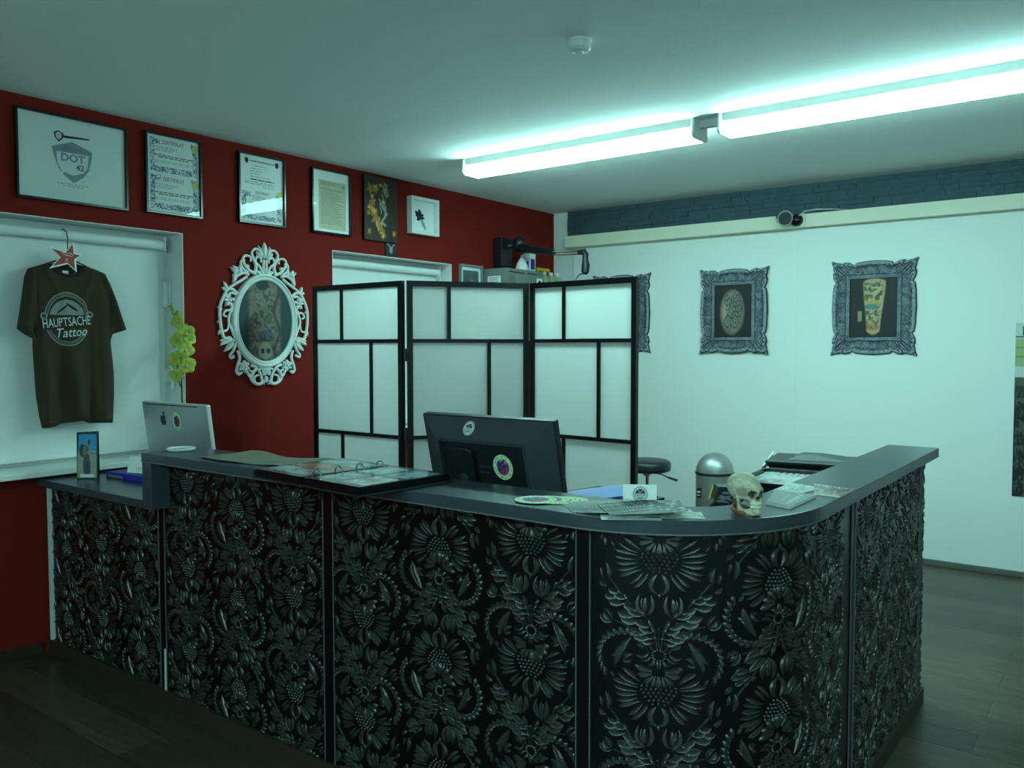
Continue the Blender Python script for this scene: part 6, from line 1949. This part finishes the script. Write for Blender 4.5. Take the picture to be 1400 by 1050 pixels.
# fruit-shaped mark
def bez_loop(cx, cy, s):
    pts = [(0, .62), (.22, .74), (.52, .70), (.72, .46), (.60, .34), (.50, .10), (.56, -.18), (.78, -.34), (.62, -.72), (.36, -.98), (.14, -.90), (0, -.88), (-.14, -.90), (-.36, -.98), (-.64, -.70), (-.82, -.20), (-.78, .30), (-.52, .68), (-.22, .74)]
    out = []
    m = len(pts)
    for i in range(m):
        p0, p1, p2, p3 = (np.array(pts[(i + k) % m], float) for k in (-1, 0, 1, 2))
        for t in (0, .33, .66):
            q = .5 * ((2 * p1) + (-p0 + p2) * t + (2 * p0 - 5 * p1 + 4 * p2 - p3) * t * t + (-p0 + 3 * p1 - 3 * p2 + p3) * t ** 3)
            out.append((cx + s * q[0], cy + s * q[1]))
    return out
mb = MB(IB); mb.prism(bez_loop(-.080, -.082, .028), .0128, .0136); v, f = leaf_arr((-.080, -.058), (-.068, -.040), .010, .0006); v[:, 2] += .0128; mb.add(v, f)
mb.build("fruit_mark", 'black', back)
disc("sticker", root, IB, .035, -.084, .0132, .036, .044, sticker_paint, 22, 64)
mb = MB(); mb.box(-3.79, -3.59, 2.20, 2.40, .8655, .8735); mb.tube([(-3.69, 2.36, .873), (-3.69, 2.34, .96), (-3.69, 2.27, 1.02)], .012, 8) if False else None
mb.build("stand_foot", 'alu', root, bevel=.003)
mb = MB(); mb.prism([(2.375, .873), (2.385, .873), (2.305, 1.06), (2.232, 1.07), (2.232, 1.055), (2.295, 1.045)], -3.78, -3.60, basis=Basis((0, 0, 0), (0, 1, 0), (0, 0, 1))); mb.build("stand_neck", 'alu', root)
# ---- white ring dish
root = thing("ring_dish", "small round white dish with raised rim, at the counter's left end", "dish", (-3.155, 1.918, CT))
mb = MB(); mb.lathe((-3.155, 1.918, 0), [(.050, CT + .0004), (.056, CT + .004), (.058, CT + .010), (.055, CT + .0125), (.050, CT + .010), (.047, CT + .005), (.001, CT + .004)], 40); mb.build("dish_body", 'ceramic', root, smooth=True, angle=60)
mb = MB(); mb.lathe((-3.155, 1.918, 0), [(.046, CT + .0052), (.046, CT + .006), (.001, CT + .006)], 32); mb.build("dish_mirror", 'steel', root)

# ---- folded photo card
def beach(u, v):
    img = mixc(C3(60, 160, 210), C3(40, 140, 205), v)
    sea = sm(.665, .655, v) ; img = mixc(img, C3(96, 142, 160), sea)
    img = mixc(img, C3(200, 214, 214), sm(.012, .002, np.abs(v - .60)) * .6 * (u > .55))
    sand = sm(.55, .52, v); img = mixc(img, C3(150, 152, 138), sand)
    n = fbm(u * 8, v * 16, 141)
    def ell(cx, cy, rx, ry): return sm(1.08, .92, np.hypot((u - cx) / rx, (v - cy) / ry))
    img = mixc(img, C3(44, 58, 66), ell(.28, .62, .15, .14))
    for cx, cy, rx, ry, c in [(.42, .29, .11, .22, C3(52, 70, 92)), (.56, .27, .11, .22, C3(40, 58, 84)), (.45, .56, .17, .17, C3(92, 84, 78)), (.40, .62, .08, .12, C3(130, 112, 104)), (.58, .52, .07, .12, C3(170, 140, 126)), (.54, .80, .09, .07, C3(160, 130, 120)), (.60, .80, .06, .065, C3(70, 62, 62)), (.50, .47, .13, .08, C3(80, 74, 72))]:
        img = mixc(img, mixc(c * .8, c * 1.15, n), ell(cx, cy, rx, ry))
    edge = (u < .045) | (u > .955) | (v < .03) | (v > .975)
    img = mixc(img, C3(30, 50, 62), edge * 1.0)
    img = mixc(img, C3(214, 220, 218), ((u > .18) & (u < .86) & (v > .035) & (v < .105)) * 1.0)
    return img
root = thing("photo_card", "folded photo card of a man with a backpack on a beach, on the low counter", "photo card", (-4.03, 1.965, .865))
CB = Basis((-4.074, 1.928, .8652), (0.815, 0.58, 0), (-.02, .03, 1))
mb = MB(CB); mb.box(0, .100, 0, .222, -.001, 0); mb.build("front_leaf", 'paper', root)
painted("photo_print", root, CB, 0, .100, 0, .222, .0004, 44, 90, beach, 'print_gloss')
CB2 = Basis((-4.074, 1.930, .8652), (0.35, 0.93, 0), (-.0, .0, 1))
mb = MB(CB2); mb.box(0.004, .098, 0, .226, -.0006, .0006); mb.build("rear_leaf", 'black', root)

# ---- blue carton with a white card leaning in it
root = thing("blue_box", "flat blue box on the low counter beside the tall counter's end post", "box", (-3.87, 2.10, .865))
BB = Basis((-4.030, 2.048, .8652), (1, .03, 0), (-.03, 1, 0))
mb = MB(BB); mb.box(0, .34, 0, .12, 0, .026); mb.build("box_base", 'blue_box', root, bevel=.002)
mb = MB(BB); mb.box(.02, .15, -.0012, 0, .003, .016); mb.build("pale_strip", 'kraft', root)
mb = MB(BB); mb.box(0.15, .34, -.004, .02, .0262, .030); mb.build("box_lid", 'blue_box', root, bevel=.002)
WBs = Basis((-3.745, 2.095, .903), (.90, .42, 0), np.array((-.16, .05, .97)))
WBs = Basis((-3.900, 2.085, .8935), (.96, .26, 0), (-.22, .30, .90))
root = thing("white_card", "white card with pencilled numbers leaning on the blue box", "card", tuple(WBs([(0.06, 0, 0)])[0]))
mb = MB(WBs); mb.box(0, .17, 0, .082, 0, .0015); mb.build("card_sheet", 'paper', root)
for dx in (0, .024, .05):
    mb = MB(WBs)
    pts = [(.065 + dx + .009 * math.cos(t), .019 + .010 * math.sin(t)) for t in np.linspace(-.8, 3.9, 12)]
    v, f = line_arr(pts, .0018, .0004); v[:, 2] += .0016; mb.add(v, f); mb.build("handwriting", 'ink', root)

# ---- open ring binder
BO = np.array((-2.020, 1.815, CT + .0005))
RB = Basis(BO, (.985, -.085, 0), (.085, .985, 0))
root = thing("ring_binder", "open black ring binder of photo pages lying across the counter top", "binder", tuple(BO))
for sx, x0, x1, tl in ((-1, -.285, -.012, .030), (1, .012, .285, .032)):
    mb = MB(RB)
    mb.box(x0, x1, -.185, .185, 0.0, .005); cv = mb.build("cover", 'black', root, bevel=.0015)
    mb = MB(RB)
    xa, xb = (x0 + .006, x1 + .008) if sx < 0 else (x0 - .008, x1 - .006)
    n_l = 7
    for k in range(n_l):
        j = .002 * math.sin(k * 2.3)
        mb.box(xa + j, xb + j, -.178 + j, .178 + j, .005 + k * .0032, .005 + k * .0032 + .0024)
    pg = mb.build("pages", 'black_gloss', root)
    def page(u, v, s=sx):
        img = np.tile(C3(36, 40, 42), u.shape + (1,)).astype(float)
        n = fbm(u * 9, v * 9, 151 + s)
        for (a, b, c_, d, col) in ([(.08, .46, .08, .46, C3(150, 170, 172)), (.54, .94, .08, .46, C3(196, 200, 192)), (.08, .46, .54, .94, C3(170, 184, 186)), (.54, .94, .54, .94, C3(120, 150, 170))] if s > 0 else [(.08, .92, .08, .34, C3(150, 160, 160)), (.08, .92, .38, .62, C3(170, 120, 110)), (.08, .92, .66, .94, C3(150, 176, 176))]):
            m_ = ((u > a) & (u < b) & (v > c_) & (v < d)) * 1.0
            img = mixc(img, mixc(col * .55, col * 1.1, sm(.35, .65, n)), m_)
        return img
    painted("photo_page", root, RB, xa + .004, xb - .004, -.174, .174, .0282, 44, 52, page, 'print_gloss')
mb = MB(RB); mb.box(-.030, .030, -.185, .185, 0.0, .006); mb.build("spine", 'black', root, bevel=.0015)
mb = MB(RB); mb.box(-.012, .012, -.16, .16, .006, .012); mb.build("ring_bar", 'chrome', root)
for y in (-.125, -.042, .042, .125):
    mb = MB(RB); mb.tube([(.021 * math.cos(t), y, .026 + .022 * math.sin(t)) for t in np.linspace(-.9, math.pi + .9, 18)], .0022, 8); mb.build("ring", 'chrome', root, smooth=True)

# ---- brown paper behind the binder
root = thing("brown_paper", "crumpled sheet of brown wrapping paper lying behind the ring binder", "paper", (-2.6, 1.98, CT))
nx, ny = 26, 14
P = np.zeros((ny, nx, 3))
for j in range(ny):
    for i in range(nx):
        u, v = i / (nx - 1), j / (ny - 1)
        x = -2.90 + .55 * u + .03 * v; y = 1.84 + .21 * v - .02 * math.sin(u * 5)
        z = CT + .0012 + .012 * (float(vnoise(u * 5, v * 4, 3)) ** 2) + .009 * max(0, v - .5) * (1 + math.sin(u * 9))
        P[j, i] = (x, y, z)
mb = MB(); mb.grid(P); mb.grid(P - np.array((0, 0, .0008)), flip=True)
mb.build("crumpled_sheet", 'kraft', root)
